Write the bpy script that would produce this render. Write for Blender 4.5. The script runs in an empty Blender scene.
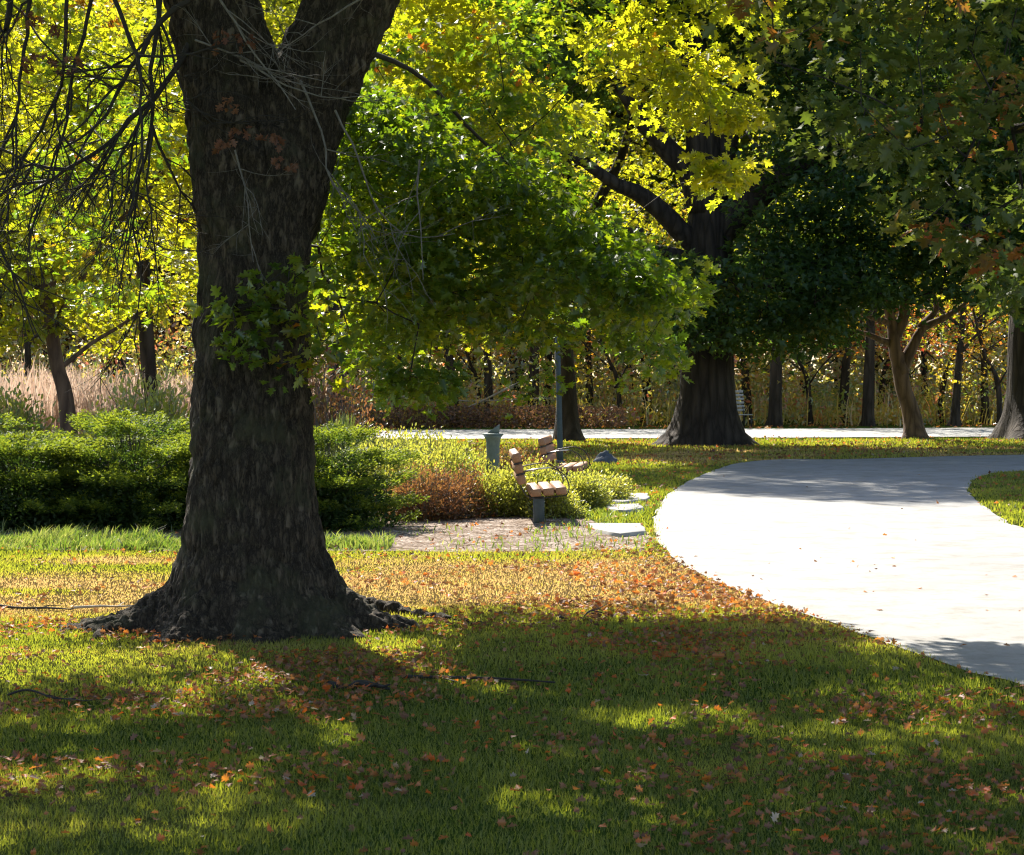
import bpy, math, random
import numpy as np
from mathutils import Vector

SEED = 7
rng = np.random.default_rng(SEED)
random.seed(SEED)
scene = bpy.context.scene
COL = scene.collection
PI = math.pi

# ------------------------------------------------------------------ camera model
F_PX = 1991.0; CAM_H = 1.85; HOR = 375.0
PITCH = math.atan((427.5 - HOR) / F_PX)
_fw = np.array([0, math.cos(PITCH), -math.sin(PITCH)]); _up = np.array([0, math.sin(PITCH), math.cos(PITCH)]); _rt = np.array([1.0, 0, 0])
def ray(px, py):
    return _fw + _rt * ((px - 512) / F_PX) + _up * (-(py - 427.5) / F_PX)
def at(px, py, Y):
    d = ray(px, py); return np.array([0, 0, CAM_H]) + d * (Y / d[1])
def gnd(px, py, z=0.0):
    d = ray(px, py); p = np.array([0, 0, CAM_H]) + d * ((z - CAM_H) / d[2]); return p

SUN_EL = math.radians(42); SUN_AZ = math.radians(-21)      # azimuth from +Y towards +X
SUN = np.array([math.sin(SUN_AZ) * math.cos(SUN_EL), math.cos(SUN_AZ) * math.cos(SUN_EL), math.sin(SUN_EL)])

# ------------------------------------------------------------------ numeric helpers
def _hash(ix, iy, iz, seed):
    n = (ix * 374761393 + iy * 668265263 + iz * 2147483647 + seed * 1274126177) & 0xFFFFFFFF
    n = ((n ^ (n >> 13)) * 1274126177) & 0xFFFFFFFF
    n = (n ^ (n >> 16)) & 0xFFFFFFFF
    return n / 4294967295.0
def vnoise(P, seed=0):
    P = np.asarray(P, dtype=np.float64)
    i = np.floor(P).astype(np.int64); f = P - i; f = f * f * (3 - 2 * f)
    out = 0
    for dx in (0, 1):
        wx = f[:, 0] if dx else 1 - f[:, 0]
        for dy in (0, 1):
            wy = f[:, 1] if dy else 1 - f[:, 1]
            for dz in (0, 1):
                wz = f[:, 2] if dz else 1 - f[:, 2]
                out = out + wx * wy * wz * _hash(i[:, 0] + dx, i[:, 1] + dy, i[:, 2] + dz, seed)
    return out
def fbm(P, seed=0, octv=3):
    s = 0; a = 0.5; t = 0
    P = np.array(P, dtype=np.float64)
    for k in range(octv):
        s = s + a * vnoise(P, seed + k); t += a; a *= 0.5; P = P * 2.03
    return s / t
def norm(v):
    return v / np.maximum(np.linalg.norm(v, axis=-1, keepdims=True), 1e-9)
def inpoly(x, y, poly):
    poly = np.asarray(poly); inside = np.zeros(len(x), bool); n = len(poly); j = n - 1
    for i in range(n):
        xi, yi = poly[i]; xj, yj = poly[j]
        c = ((yi > y) != (yj > y)) & (x < (xj - xi) * (y - yi) / ((yj - yi) + 1e-12) + xi)
        inside ^= c; j = i
    return inside

# ------------------------------------------------------------------ object helpers
def tag(o, label=None, cat=None, group=None, kind=None):
    if label: o['label'] = label
    if cat: o['category'] = cat
    if group: o['group'] = group
    if kind: o['kind'] = kind
    return o
def empty(name, loc=(0, 0, 0), rz=0):
    o = bpy.data.objects.new(name, None); COL.objects.link(o)
    o.location = [float(v) for v in loc]; o.rotation_euler = (0, 0, rz); o.empty_display_size = 0.1
    return o
def mesh_obj(name, V, Fs, mat, parent=None, attrs=None, smooth=False, mats_idx=None):
    """V (n,3); Fs list of (m,k) index arrays; attrs {name: per-vertex float array}"""
    V = np.asarray(V, dtype=np.float32)
    Fs = [np.asarray(F, dtype=np.int64) for F in Fs if len(F)]
    me = bpy.data.meshes.new(name)
    me.vertices.add(len(V)); me.vertices.foreach_set('co', V.ravel())
    loops = np.concatenate([F.ravel() for F in Fs]).astype(np.int32)
    sizes = np.concatenate([np.full(len(F), F.shape[1]) for F in Fs])
    starts = np.concatenate([[0], np.cumsum(sizes)[:-1]]).astype(np.int32)
    me.loops.add(len(loops)); me.loops.foreach_set('vertex_index', loops)
    me.polygons.add(len(sizes)); me.polygons.foreach_set('loop_start', starts)
    me.update(calc_edges=True)
    if smooth: me.polygons.foreach_set('use_smooth', np.ones(len(sizes), bool))
    for k, a in (attrs or {}).items():
        at_ = me.attributes.new(k, 'FLOAT', 'POINT'); at_.data.foreach_set('value', np.asarray(a, dtype=np.float32))
    ms = mat if isinstance(mat, (list, tuple)) else [mat]
    for m in ms: me.materials.append(m)
    if mats_idx is not None: me.polygons.foreach_set('material_index', np.asarray(mats_idx, dtype=np.int32))
    o = bpy.data.objects.new(name, me); COL.objects.link(o)
    if parent is not None: o.parent = parent
    return o
def copy_tree(o, parent=None):
    c = o.copy(); COL.objects.link(c); c.parent = parent
    for ch in list(o.children): copy_tree(ch, c)
    return c

class Geo:
    """collects verts and faces of one part"""
    def __init__(s): s.V = []; s.F = {}; s.n = 0; s.A = []; s.M = {}; s.mi = 0
    def add(s, V, Fs, a=0.5):
        V = np.asarray(V, float)
        for F in Fs:
            F = np.asarray(F, dtype=np.int64)
            if len(F): s.F.setdefault(F.shape[1], []).append(F + s.n); s.M.setdefault(F.shape[1], []).append(np.full(len(F), s.mi))
        s.V.append(V); s.n += len(V)
        s.A.append(np.broadcast_to(np.asarray(a, float), (len(V),)) if np.ndim(a) == 0 else np.asarray(a, float))
    def obj(s, name, mat, parent=None, smooth=False):
        return mesh_obj(name, np.concatenate(s.V), [np.concatenate(f) for f in s.F.values()], mat, parent, {'rnd': np.concatenate(s.A)}, smooth, np.concatenate([np.concatenate(m) for m in s.M.values()]) if isinstance(mat, (list, tuple)) else None)

def tube(P, R, sides=8, cap=True):
    P = np.asarray(P, float); R = np.asarray(R, float); n = len(P)
    T = np.gradient(P, axis=0); T = norm(T)
    ref = np.array([0.31, 0.17, 0.93]) if abs(T[:, 2]).mean() < 0.8 else np.array([0.9, 0.3, 0.1])
    A = norm(np.cross(T, ref)); B = np.cross(T, A)
    th = np.arange(sides) * 2 * PI / sides
    V = P[:, None] + R[:, None, None] * (np.cos(th)[None, :, None] * A[:, None] + np.sin(th)[None, :, None] * B[:, None])
    V = V.reshape(-1, 3)
    i = np.arange(n - 1)[:, None] * sides; j = np.arange(sides)[None]; j2 = (j + 1) % sides
    F = np.stack([i + j, i + j2, i + sides + j2, i + sides + j], -1).reshape(-1, 4)
    Fs = [F]
    if cap:
        Fs.append(np.array([list(range(sides))[::-1]])); Fs.append(np.array([[(n - 1) * sides + k for k in range(sides)]]))
    return V, Fs
def boxg(c, s, R=None, bev=0.0):
    """box with chamfered edges, centre c, full size s, optional 3x3 rotation"""
    h = np.array(s, float) / 2; b = min(bev, h.min() * 0.9)
    if b <= 0:
        V = np.array([[x, y, z] for x in (-1, 1) for y in (-1, 1) for z in (-1, 1)]) * h
        F = np.array([[0, 1, 3, 2], [4, 6, 7, 5], [0, 4, 5, 1], [2, 3, 7, 6], [0, 2, 6, 4], [1, 5, 7, 3]]); Fs = [F]
    else:
        V = []; idx = {}
        for x in (-1, 1):
            for y in (-1, 1):
                for z in (-1, 1):
                    for a in range(3):
                        q = np.array([x, y, z]) * (h - b); q[a] = (x, y, z)[a] * h[a]
                        idx[(x, y, z, a)] = len(V); V.append(q)
        quads = []; tris = []
        def outward(f):
            p = [V[k] for k in f]; nrm = np.cross(p[1] - p[0], p[2] - p[0])
            return f if np.dot(nrm, sum(p)) > 0 else f[::-1]
        for a in range(3):
            o1, o2 = [k for k in range(3) if k != a]
            for s_ in (-1, 1):
                f = []
                for (p, q) in ((-1, -1), (1, -1), (1, 1), (-1, 1)):
                    k = [0, 0, 0]; k[a] = s_; k[o1] = p; k[o2] = q; f.append(idx[(*k, a)])
                quads.append(outward(f))
            for p in (-1, 1):
                for q in (-1, 1):
                    k1 = [0, 0, 0]; k1[a] = -1; k1[o1] = p; k1[o2] = q; k2 = list(k1); k2[a] = 1
                    quads.append(outward([idx[(*k1, o1)], idx[(*k2, o1)], idx[(*k2, o2)], idx[(*k1, o2)]]))
        for x in (-1, 1):
            for y in (-1, 1):
                for z in (-1, 1): tris.append(outward([idx[(x, y, z, a)] for a in range(3)]))
        V = np.array(V); Fs = [np.array(quads), np.array(tris)]
    if R is not None: V = V @ np.asarray(R).T
    return V + np.array(c), Fs
def rotz(a): return np.array([[math.cos(a), -math.sin(a), 0], [math.sin(a), math.cos(a), 0], [0, 0, 1]])
def roty(a): return np.array([[math.cos(a), 0, math.sin(a)], [0, 1, 0], [-math.sin(a), 0, math.cos(a)]])

# ------------------------------------------------------------------ materials
def newmat(name):
    m = bpy.data.materials.new(name); m.use_nodes = True; nt = m.node_tree; nt.nodes.clear()
    out = nt.nodes.new('ShaderNodeOutputMaterial'); return m, nt, out
def N(nt, t, **kw):
    n = nt.nodes.new(t)
    for k, v in kw.items():
        if k == 'ins':
            for kk, vv in v.items(): n.inputs[kk].default_value = vv
        else: setattr(n, k, v)
    return n
def L(nt, a, b): nt.links.new(a, b)
def ramp(nt, stops, fac=None, interp='LINEAR'):
    r = N(nt, 'ShaderNodeValToRGB'); e = r.color_ramp; e.interpolation = interp
    while len(e.elements) < len(stops): e.elements.new(0.5)
    for el, (p, c) in zip(e.elements, stops): el.position = p; el.color = (*c, 1)
    if fac is not None: L(nt, fac, r.inputs[0])
    return r
def leafmat(name, diff, trans, tmix=0.5, gloss=0.06, rough=0.45):
    """two ramps over the per-leaf random value: reflected and transmitted colour"""
    m, nt, out = newmat(name)
    a = N(nt, 'ShaderNodeAttribute', attribute_name='rnd')
    d = N(nt, 'ShaderNodeBsdfDiffuse'); t = N(nt, 'ShaderNodeBsdfTranslucent'); g = N(nt, 'ShaderNodeBsdfGlossy', ins={'Roughness': rough, 'Color': (1, 1, 1, 1)})
    L(nt, ramp(nt, diff, a.outputs['Fac']).outputs[0], d.inputs[0]); L(nt, ramp(nt, trans, a.outputs['Fac']).outputs[0], t.inputs[0])
    mx = N(nt, 'ShaderNodeMixShader', ins={0: tmix}); L(nt, d.outputs[0], mx.inputs[1]); L(nt, t.outputs[0], mx.inputs[2])
    m2 = N(nt, 'ShaderNodeMixShader', ins={0: gloss}); L(nt, mx.outputs[0], m2.inputs[1]); L(nt, g.outputs[0], m2.inputs[2])
    L(nt, m2.outputs[0], out.inputs[0]); return m
def barkmat(name, c1, c2, scale=9.0, stretch=0.16, bump=0.6, moss=None, dist=0.03):
    m, nt, out = newmat(name)
    tc = N(nt, 'ShaderNodeTexCoord'); mp = N(nt, 'ShaderNodeMapping'); mp.inputs['Scale'].default_value = (1, 1, stretch); L(nt, tc.outputs['Object'], mp.inputs[0])
    n1 = N(nt, 'ShaderNodeTexNoise', ins={'Scale': scale * 2, 'Detail': 6, 'Roughness': 0.65}); L(nt, mp.outputs[0], n1.inputs['Vector'])
    v = N(nt, 'ShaderNodeTexVoronoi', feature='DISTANCE_TO_EDGE', ins={'Scale': scale}); 
    ad = N(nt, 'ShaderNodeMixRGB', ins={0: 0.12}); L(nt, mp.outputs[0], ad.inputs[1]); L(nt, n1.outputs['Color'], ad.inputs[2]); L(nt, ad.outputs[0], v.inputs['Vector'])
    mu = N(nt, 'ShaderNodeMath', operation='MULTIPLY'); L(nt, v.outputs['Distance'], mu.inputs[0]); mu.inputs[1].default_value = 3.0; mu.use_clamp = True
    su = N(nt, 'ShaderNodeMath', operation='ADD'); L(nt, mu.outputs[0], su.inputs[0]); L(nt, n1.outputs['Fac'], su.inputs[1])
    su2 = N(nt, 'ShaderNodeMath', operation='MULTIPLY', ins={1: 0.5}); L(nt, su.outputs[0], su2.inputs[0])
    r = ramp(nt, [(0.2, c1), (0.75, c2)], su2.outputs[0])
    col = r.outputs[0]
    if moss:
        n2 = N(nt, 'ShaderNodeTexNoise', ins={'Scale': 2.3, 'Detail': 5, 'Roughness': 0.7}); L(nt, tc.outputs['Object'], n2.inputs['Vector'])
        rr = ramp(nt, [(0.5, (0, 0, 0)), (0.68, (1, 1, 1))], n2.outputs['Fac'])
        mm = N(nt, 'ShaderNodeMixRGB'); L(nt, rr.outputs[0], mm.inputs[0]); L(nt, col, mm.inputs[1]); mm.inputs[2].default_value = (*moss, 1); col = mm.outputs[0]
    b = N(nt, 'ShaderNodeBump', ins={'Strength': bump, 'Distance': dist}); L(nt, su2.outputs[0], b.inputs['Height'])
    p = N(nt, 'ShaderNodeBsdfPrincipled', ins={'Roughness': 0.9}); p.inputs['Specular IOR Level'].default_value = 0.25
    L(nt, col, p.inputs['Base Color']); L(nt, b.outputs[0], p.inputs['Normal']); L(nt, p.outputs[0], out.inputs[0]); return m
def plainmat(name, c, rough=0.6, var=0.3, scale=20, metal=0.0, bump=0.2, stretch=(1, 1, 1)):
    m, nt, out = newmat(name)
    tc = N(nt, 'ShaderNodeTexCoord'); mp = N(nt, 'ShaderNodeMapping'); mp.inputs['Scale'].default_value = stretch; L(nt, tc.outputs['Object'], mp.inputs[0])
    n = N(nt, 'ShaderNodeTexNoise', ins={'Scale': scale, 'Detail': 5, 'Roughness': 0.65}); L(nt, mp.outputs[0], n.inputs['Vector'])
    r = ramp(nt, [(0.25, tuple(v * (1 - var) for v in c)), (0.75, tuple(min(1, v * (1 + var)) for v in c))], n.outputs['Fac'])
    b = N(nt, 'ShaderNodeBump', ins={'Strength': bump, 'Distance': 0.01}); L(nt, n.outputs['Fac'], b.inputs['Height'])
    p = N(nt, 'ShaderNodeBsdfPrincipled', ins={'Roughness': rough, 'Metallic': metal}); L(nt, r.outputs[0], p.inputs['Base Color']); L(nt, b.outputs[0], p.inputs['Normal'])
    L(nt, p.outputs[0], out.inputs[0]); return m

M_BARK1 = barkmat('oak_bark', (0.018, 0.013, 0.01), (0.13, 0.098, 0.07), 17, 0.32, 1.0, moss=(0.085, 0.08, 0.045), dist=0.03)
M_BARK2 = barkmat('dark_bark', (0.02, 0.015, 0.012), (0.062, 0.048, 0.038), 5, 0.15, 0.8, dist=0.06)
M_BARK3 = barkmat('brown_bark', (0.06, 0.036, 0.024), (0.16, 0.10, 0.065), 5, 0.2, 0.5, dist=0.04)
M_TWIG = plainmat('dead_twig_bark', (0.16, 0.14, 0.125), 0.85, 0.5, 30)
M_TWIGD = plainmat('dark_twig_bark', (0.035, 0.028, 0.024), 0.9, 0.4, 20)
M_STICK = plainmat('grey_dead_wood', (0.34, 0.30, 0.25), 0.85, 0.4, 12)

G = lambda *a: a
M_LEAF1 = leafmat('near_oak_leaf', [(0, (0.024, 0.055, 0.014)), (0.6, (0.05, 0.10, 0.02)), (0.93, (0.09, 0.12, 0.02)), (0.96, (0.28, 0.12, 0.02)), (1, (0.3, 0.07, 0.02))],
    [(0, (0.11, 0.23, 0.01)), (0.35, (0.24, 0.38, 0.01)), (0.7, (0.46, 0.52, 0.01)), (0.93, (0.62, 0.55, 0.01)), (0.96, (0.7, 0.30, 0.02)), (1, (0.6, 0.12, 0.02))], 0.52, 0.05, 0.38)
M_LEAFY = leafmat('sunlight_tinted_oak_leaf', [(0, (0.06, 0.10, 0.015)), (0.9, (0.12, 0.13, 0.015)), (0.95, (0.3, 0.13, 0.02)), (1, (0.3, 0.07, 0.02))],
    [(0, (0.38, 0.48, 0.01)), (0.5, (0.60, 0.60, 0.015)), (0.9, (0.76, 0.68, 0.02)), (0.95, (0.8, 0.38, 0.02)), (1, (0.7, 0.16, 0.02))], 0.6, 0.04, 0.4)  # lit copy of the near oak leaf: sunlight painted into its yellow colour
M_LEAFN = leafmat('dull_near_leaf', [(0, (0.04, 0.07, 0.02)), (0.75, (0.07, 0.09, 0.02)), (0.88, (0.22, 0.10, 0.02)), (1, (0.30, 0.08, 0.02))],
    [(0, (0.10, 0.18, 0.02)), (0.75, (0.22, 0.25, 0.02)), (0.88, (0.4, 0.16, 0.02)), (1, (0.42, 0.10, 0.02))], 0.42, 0.03, 0.5)
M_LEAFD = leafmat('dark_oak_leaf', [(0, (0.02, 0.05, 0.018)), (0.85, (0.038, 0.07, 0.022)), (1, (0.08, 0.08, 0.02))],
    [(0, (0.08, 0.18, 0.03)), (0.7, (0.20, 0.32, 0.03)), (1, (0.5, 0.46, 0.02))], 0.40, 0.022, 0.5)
M_LEAFB = leafmat('bright_maple_leaf', [(0, (0.04, 0.09, 0.015)), (0.9, (0.10, 0.13, 0.02)), (0.96, (0.3, 0.15, 0.02)), (1, (0.3, 0.1, 0.02))],
    [(0, (0.42, 0.52, 0.015)), (0.5, (0.66, 0.64, 0.015)), (0.9, (0.82, 0.72, 0.02)), (0.96, (0.85, 0.4, 0.03)), (1, (0.7, 0.2, 0.02))], 0.58, 0.04, 0.4)
M_LEAFW = leafmat('wood_leaf_green', [(0, (0.04, 0.08, 0.02)), (1, (0.12, 0.13, 0.02))],
    [(0, (0.28, 0.42, 0.02)), (0.6, (0.5, 0.5, 0.02)), (1, (0.75, 0.6, 0.03))], 0.55, 0.04, 0.45)
M_LEAFO = leafmat('wood_leaf_amber', [(0, (0.12, 0.12, 0.02)), (0.6, (0.28, 0.18, 0.03)), (1, (0.3, 0.08, 0.02))],
    [(0, (0.55, 0.55, 0.03)), (0.5, (0.8, 0.55, 0.03)), (1, (0.75, 0.2, 0.03))], 0.55, 0.04, 0.45)
M_LEAFR = leafmat('wood_leaf_red', [(0, (0.25, 0.12, 0.03)), (1, (0.28, 0.04, 0.03))],
    [(0, (0.75, 0.4, 0.05)), (1, (0.7, 0.08, 0.04))], 0.5, 0.04, 0.45)
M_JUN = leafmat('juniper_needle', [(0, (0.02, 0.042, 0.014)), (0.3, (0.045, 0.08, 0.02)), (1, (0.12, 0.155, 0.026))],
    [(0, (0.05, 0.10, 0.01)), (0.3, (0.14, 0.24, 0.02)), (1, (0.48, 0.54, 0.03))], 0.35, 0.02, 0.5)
M_SHG = leafmat('shrub_leaf_green', [(0, (0.08, 0.12, 0.025)), (0.7, (0.22, 0.23, 0.05)), (1, (0.34, 0.26, 0.08))],
    [(0, (0.4, 0.5, 0.04)), (1, (0.75, 0.66, 0.08))], 0.45, 0.06, 0.4)
M_SHB = leafmat('shrub_leaf_bronze', [(0, (0.10, 0.04, 0.025)), (0.5, (0.19, 0.10, 0.045)), (1, (0.15, 0.17, 0.04))],
    [(0, (0.30, 0.10, 0.04)), (0.7, (0.45, 0.2, 0.05)), (1, (0.5, 0.4, 0.06))], 0.35, 0.06, 0.4)
M_DRY = leafmat('dry_reed_blade', [(0, (0.40, 0.27, 0.20)), (1, (0.62, 0.48, 0.39))],
    [(0, (0.55, 0.37, 0.27)), (1, (0.8, 0.62, 0.48))], 0.35, 0.03, 0.5)
M_BRUSH = leafmat('brush_leaf', [(0, (0.08, 0.13, 0.03)), (0.4, (0.24, 0.24, 0.06)), (0.8, (0.48, 0.34, 0.10)), (1, (0.40, 0.12, 0.06))],
    [(0, (0.35, 0.5, 0.05)), (0.5, (0.85, 0.72, 0.08)), (0.8, (0.9, 0.55, 0.08)), (1, (0.8, 0.22, 0.08))], 0.5, 0.12, 0.35)
M_BRAMB = leafmat('bramble_leaf', [(0, (0.08, 0.05, 0.035)), (1, (0.2, 0.11, 0.07))], [(0, (0.2, 0.1, 0.05)), (1, (0.4, 0.2, 0.08))], 0.3, 0.03, 0.5)
M_GRASS = leafmat('lawn_blade', [(0, (0.068, 0.076, 0.02)), (0.45, (0.18, 0.185, 0.042)), (0.7, (0.24, 0.21, 0.055)), (1, (0.48, 0.33, 0.14))],
    [(0, (0.26, 0.33, 0.018)), (0.45, (0.66, 0.68, 0.04)), (0.7, (0.72, 0.58, 0.08)), (1, (0.82, 0.56, 0.2))], 0.42, 0.03, 0.5)
M_SEDGE = leafmat('sedge_blade', [(0, (0.035, 0.07, 0.02)), (0.6, (0.12, 0.16, 0.03)), (1, (0.42, 0.40, 0.26))],
    [(0, (0.2, 0.34, 0.02)), (1, (0.6, 0.58, 0.12))], 0.4, 0.05, 0.4)
M_LITTER = leafmat('fallen_leaf', [(0, (0.12, 0.05, 0.03)), (0.35, (0.28, 0.13, 0.07)), (0.6, (0.42, 0.13, 0.03)), (0.8, (0.55, 0.10, 0.025)), (0.9, (0.34, 0.23, 0.15)), (1, (0.46, 0.36, 0.28))],
    [(0, (0.2, 0.08, 0.02)), (0.35, (0.4, 0.18, 0.05)), (0.6, (0.7, 0.26, 0.03)), (0.8, (0.8, 0.16, 0.02)), (0.9, (0.5, 0.35, 0.15)), (1, (0.5, 0.4, 0.25))], 0.38, 0.03, 0.5)

def ground_mat():
    m, nt, out = newmat('lawn_soil_and_turf')
    tc = N(nt, 'ShaderNodeTexCoord')
    n1 = N(nt, 'ShaderNodeTexNoise', ins={'Scale': 14.0, 'Detail': 8, 'Roughness': 0.75}); L(nt, tc.outputs['Object'], n1.inputs['Vector'])
    n2 = N(nt, 'ShaderNodeTexNoise', ins={'Scale': 60.0, 'Detail': 4, 'Roughness': 0.7}); L(nt, tc.outputs['Object'], n2.inputs['Vector'])
    dry = N(nt, 'ShaderNodeAttribute', attribute_name='dry')
    g = ramp(nt, [(0.3, (0.035, 0.06, 0.014)), (0.55, (0.07, 0.11, 0.02)), (0.75, (0.13, 0.13, 0.04))], n1.outputs['Fac'])
    t = ramp(nt, [(0.3, (0.18, 0.11, 0.05)), (0.5, (0.34, 0.22, 0.09)), (0.7, (0.30, 0.26, 0.08))], n1.outputs['Fac'])
    mx = N(nt, 'ShaderNodeMixRGB'); L(nt, dry.outputs['Fac'], mx.inputs[0]); L(nt, g.outputs[0], mx.inputs[1]); L(nt, t.outputs[0], mx.inputs[2])
    b = N(nt, 'ShaderNodeBump', ins={'Strength': 0.9, 'Distance': 0.03}); L(nt, n2.outputs['Fac'], b.inputs['Height'])
    p = N(nt, 'ShaderNodeBsdfDiffuse', ins={'Roughness': 1.0}); L(nt, mx.outputs[0], p.inputs[0]); L(nt, b.outputs[0], p.inputs['Normal'])
    L(nt, p.outputs[0], out.inputs[0]); return m
def asphalt_mat(name, c1, c2, sc=3.0):
    m, nt, out = newmat(name)
    tc = N(nt, 'ShaderNodeTexCoord')
    n1 = N(nt, 'ShaderNodeTexNoise', ins={'Scale': sc * 0.25, 'Detail': 6, 'Roughness': 0.6}); L(nt, tc.outputs['Object'], n1.inputs['Vector'])
    n2 = N(nt, 'ShaderNodeTexNoise', ins={'Scale': 90.0, 'Detail': 3, 'Roughness': 0.8}); L(nt, tc.outputs['Object'], n2.inputs['Vector'])
    n3 = N(nt, 'ShaderNodeTexNoise', ins={'Scale': 2.2, 'Detail': 8, 'Roughness': 0.75}); L(nt, tc.outputs['Object'], n3.inputs['Vector'])
    mu = N(nt, 'ShaderNodeMath', operation='MULTIPLY_ADD', ins={1: 0.45, 2: 0.0}); L(nt, n2.outputs['Fac'], mu.inputs[0])
    ad = N(nt, 'ShaderNodeMath', operation='MULTIPLY_ADD', ins={1: 0.55}); L(nt, n1.outputs['Fac'], ad.inputs[0]); L(nt, mu.outputs[0], ad.inputs[2])
    r = ramp(nt, [(0.3, c1), (0.7, c2)], ad.outputs[0])
    st = ramp(nt, [(0.36, (0.66, 0.60, 0.52)), (0.52, (1, 1, 1))], n3.outputs['Fac'])
    mm = N(nt, 'ShaderNodeMixRGB', blend_type='MULTIPLY', ins={0: 0.8}); L(nt, r.outputs[0], mm.inputs[1]); L(nt, st.outputs[0], mm.inputs[2])
    b = N(nt, 'ShaderNodeBump', ins={'Strength': 0.5, 'Distance': 0.006}); L(nt, n2.outputs['Fac'], b.inputs['Height'])
    p = N(nt, 'ShaderNodeBsdfPrincipled', ins={'Roughness': 0.72}); L(nt, mm.outputs[0], p.inputs['Base Color']); L(nt, b.outputs[0], p.inputs['Normal'])
    L(nt, p.outputs[0], out.inputs[0]); return m
def mulch_mat():
    m, nt, out = newmat('pebble_mulch')
    tc = N(nt, 'ShaderNodeTexCoord')
    v = N(nt, 'ShaderNodeTexVoronoi', ins={'Scale': 26.0}); L(nt, tc.outputs['Object'], v.inputs['Vector'])
    n = N(nt, 'ShaderNodeTexNoise', ins={'Scale': 3.0, 'Detail': 6, 'Roughness': 0.7}); L(nt, tc.outputs['Object'], n.inputs['Vector'])
    bw = N(nt, 'ShaderNodeRGBToBW'); L(nt, v.outputs['Color'], bw.inputs[0])
    r = ramp(nt, [(0.1, (0.15, 0.115, 0.09)), (0.45, (0.30, 0.24, 0.20)), (0.9, (0.52, 0.45, 0.39))], bw.outputs[0])
    r2 = ramp(nt, [(0.4, (0.55, 0.5, 0.45)), (0.6, (1, 1, 1))], n.outputs['Fac'])
    mm = N(nt, 'ShaderNodeMixRGB', blend_type='MULTIPLY', ins={0: 1.0}); L(nt, r.outputs[0], mm.inputs[1]); L(nt, r2.outputs[0], mm.inputs[2])
    b = N(nt, 'ShaderNodeBump', ins={'Strength': 1.0, 'Distance': 0.03}); b.invert = True; L(nt, v.outputs['Distance'], b.inputs['Height'])
    p = N(nt, 'ShaderNodeBsdfDiffuse'); L(nt, mm.outputs[0], p.inputs[0]); L(nt, b.outputs[0], p.inputs['Normal']); L(nt, p.outputs[0], out.inputs[0]); return m

# ------------------------------------------------------------------ ground outlines (real metres)
def GP(pts): return np.array([gnd(x, y)[:2] for x, y in pts])
def smooth_poly(P, it=2):
    P = np.asarray(P)
    for _ in range(it):
        Q = np.roll(P, -1, 0); P = np.stack([0.75 * P + 0.25 * Q, 0.25 * P + 0.75 * Q], 1).reshape(-1, 2)
    return P
PATH = smooth_poly(np.concatenate([
    GP([(1060, 698), (1010, 683), (955, 668), (880, 641), (820, 620), (760, 600), (705, 578), (668, 557), (653, 535), (654, 512), (670, 492), (698, 476), (735, 463), (780, 459), (830, 460), (900, 458), (960, 456)]),
    np.array([[15.5, 47.5], [24, 53], [30, 50], [24, 44.0], [13.5, 39.3]]),
    GP([(1000, 471), (975, 478), (966, 488), (972, 498), (992, 512), (1024, 533)]), np.array([[7.5, 20.0], [9.5, 16.0], [10, 11], [6, 9.5]])]), 2)
def rough_edge(P, amp=0.06, seed=3):
    n = len(P); out = []
    for i in range(n):
        a = P[i]; b = P[(i + 1) % n]; d = np.linalg.norm(b - a); k = max(1, int(d / 0.25))
        for j in range(k):
            q = a + (b - a) * j / k; out.append(q)
    Q = np.array(out); z = np.c_[Q, np.zeros(len(Q))]
    off = (np.c_[vnoise(z * 2.1, seed), vnoise(z * 2.1 + 50, seed + 1)] - 0.5) * 2 * amp + (np.c_[vnoise(z * 7, seed + 2), vnoise(z * 7 + 50, seed + 3)] - 0.5) * amp
    return Q + off
PATH = rough_edge(PATH, 0.03)
ROAD = np.array([[-70, 55.5], [-20, 56.5], [0, 57.5], [14, 59.5], [40, 62.5], [90, 68], [90, 79], [40, 73], [14, 69.0], [0, 67.0], [-20, 65.5], [-70, 64]])
ROAD = rough_edge(smooth_poly(ROAD, 1), 0.12, 9)
BED = rough_edge(smooth_poly(np.concatenate([GP([(400, 551), (500, 552), (600, 551), (650, 549), (655, 536), (640, 527), (600, 522), (575, 515), (600, 508), (612, 498), (598, 487), (570, 480), (520, 465), (440, 459)]),
    np.array([[-3.5, 37], [-12, 38], [-14, 23.5], [-8, 22.0]]), GP([(140, 552), (310, 551)])]), 2), 0.1, 21)

def sheet(name, poly, z, mat, kind='structure'):
    V = np.c_[poly, np.full(len(poly), z)]
    # triangulate through Blender
    from mathutils.geometry import tessellate_polygon
    tris = tessellate_polygon([[Vector(v) for v in V]])
    tris = np.array(tris)
    a, b, c = V[tris[:, 0]], V[tris[:, 1]], V[tris[:, 2]]
    flip = np.cross(b - a, c - a)[:, 2] < 0; tris[flip] = tris[flip][:, ::-1]
    o = mesh_obj(name, V, [tris], mat); tag(o, kind=kind); return o

def dryness(x, y):
    """how dead and tan the turf is at a spot, 0..1"""
    P = np.c_[x, y, np.zeros(len(x))]
    band = np.exp(-((y - 17.4 - 0.25 * x * 0.3) / 2.6) ** 2) * 1.6
    band += 0.55 * np.exp(-((y - 47) / 6.0) ** 2)
    n = fbm(P * np.array([0.5, 0.9, 1]), 5, 4)
    edge = np.clip((x + 3) / 6, 0, 1); band *= 1 + 0.3 * edge
    return np.clip(band * (0.35 + 1.0 * n) + (n - 0.47) * 1.3, 0, 1)

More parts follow.
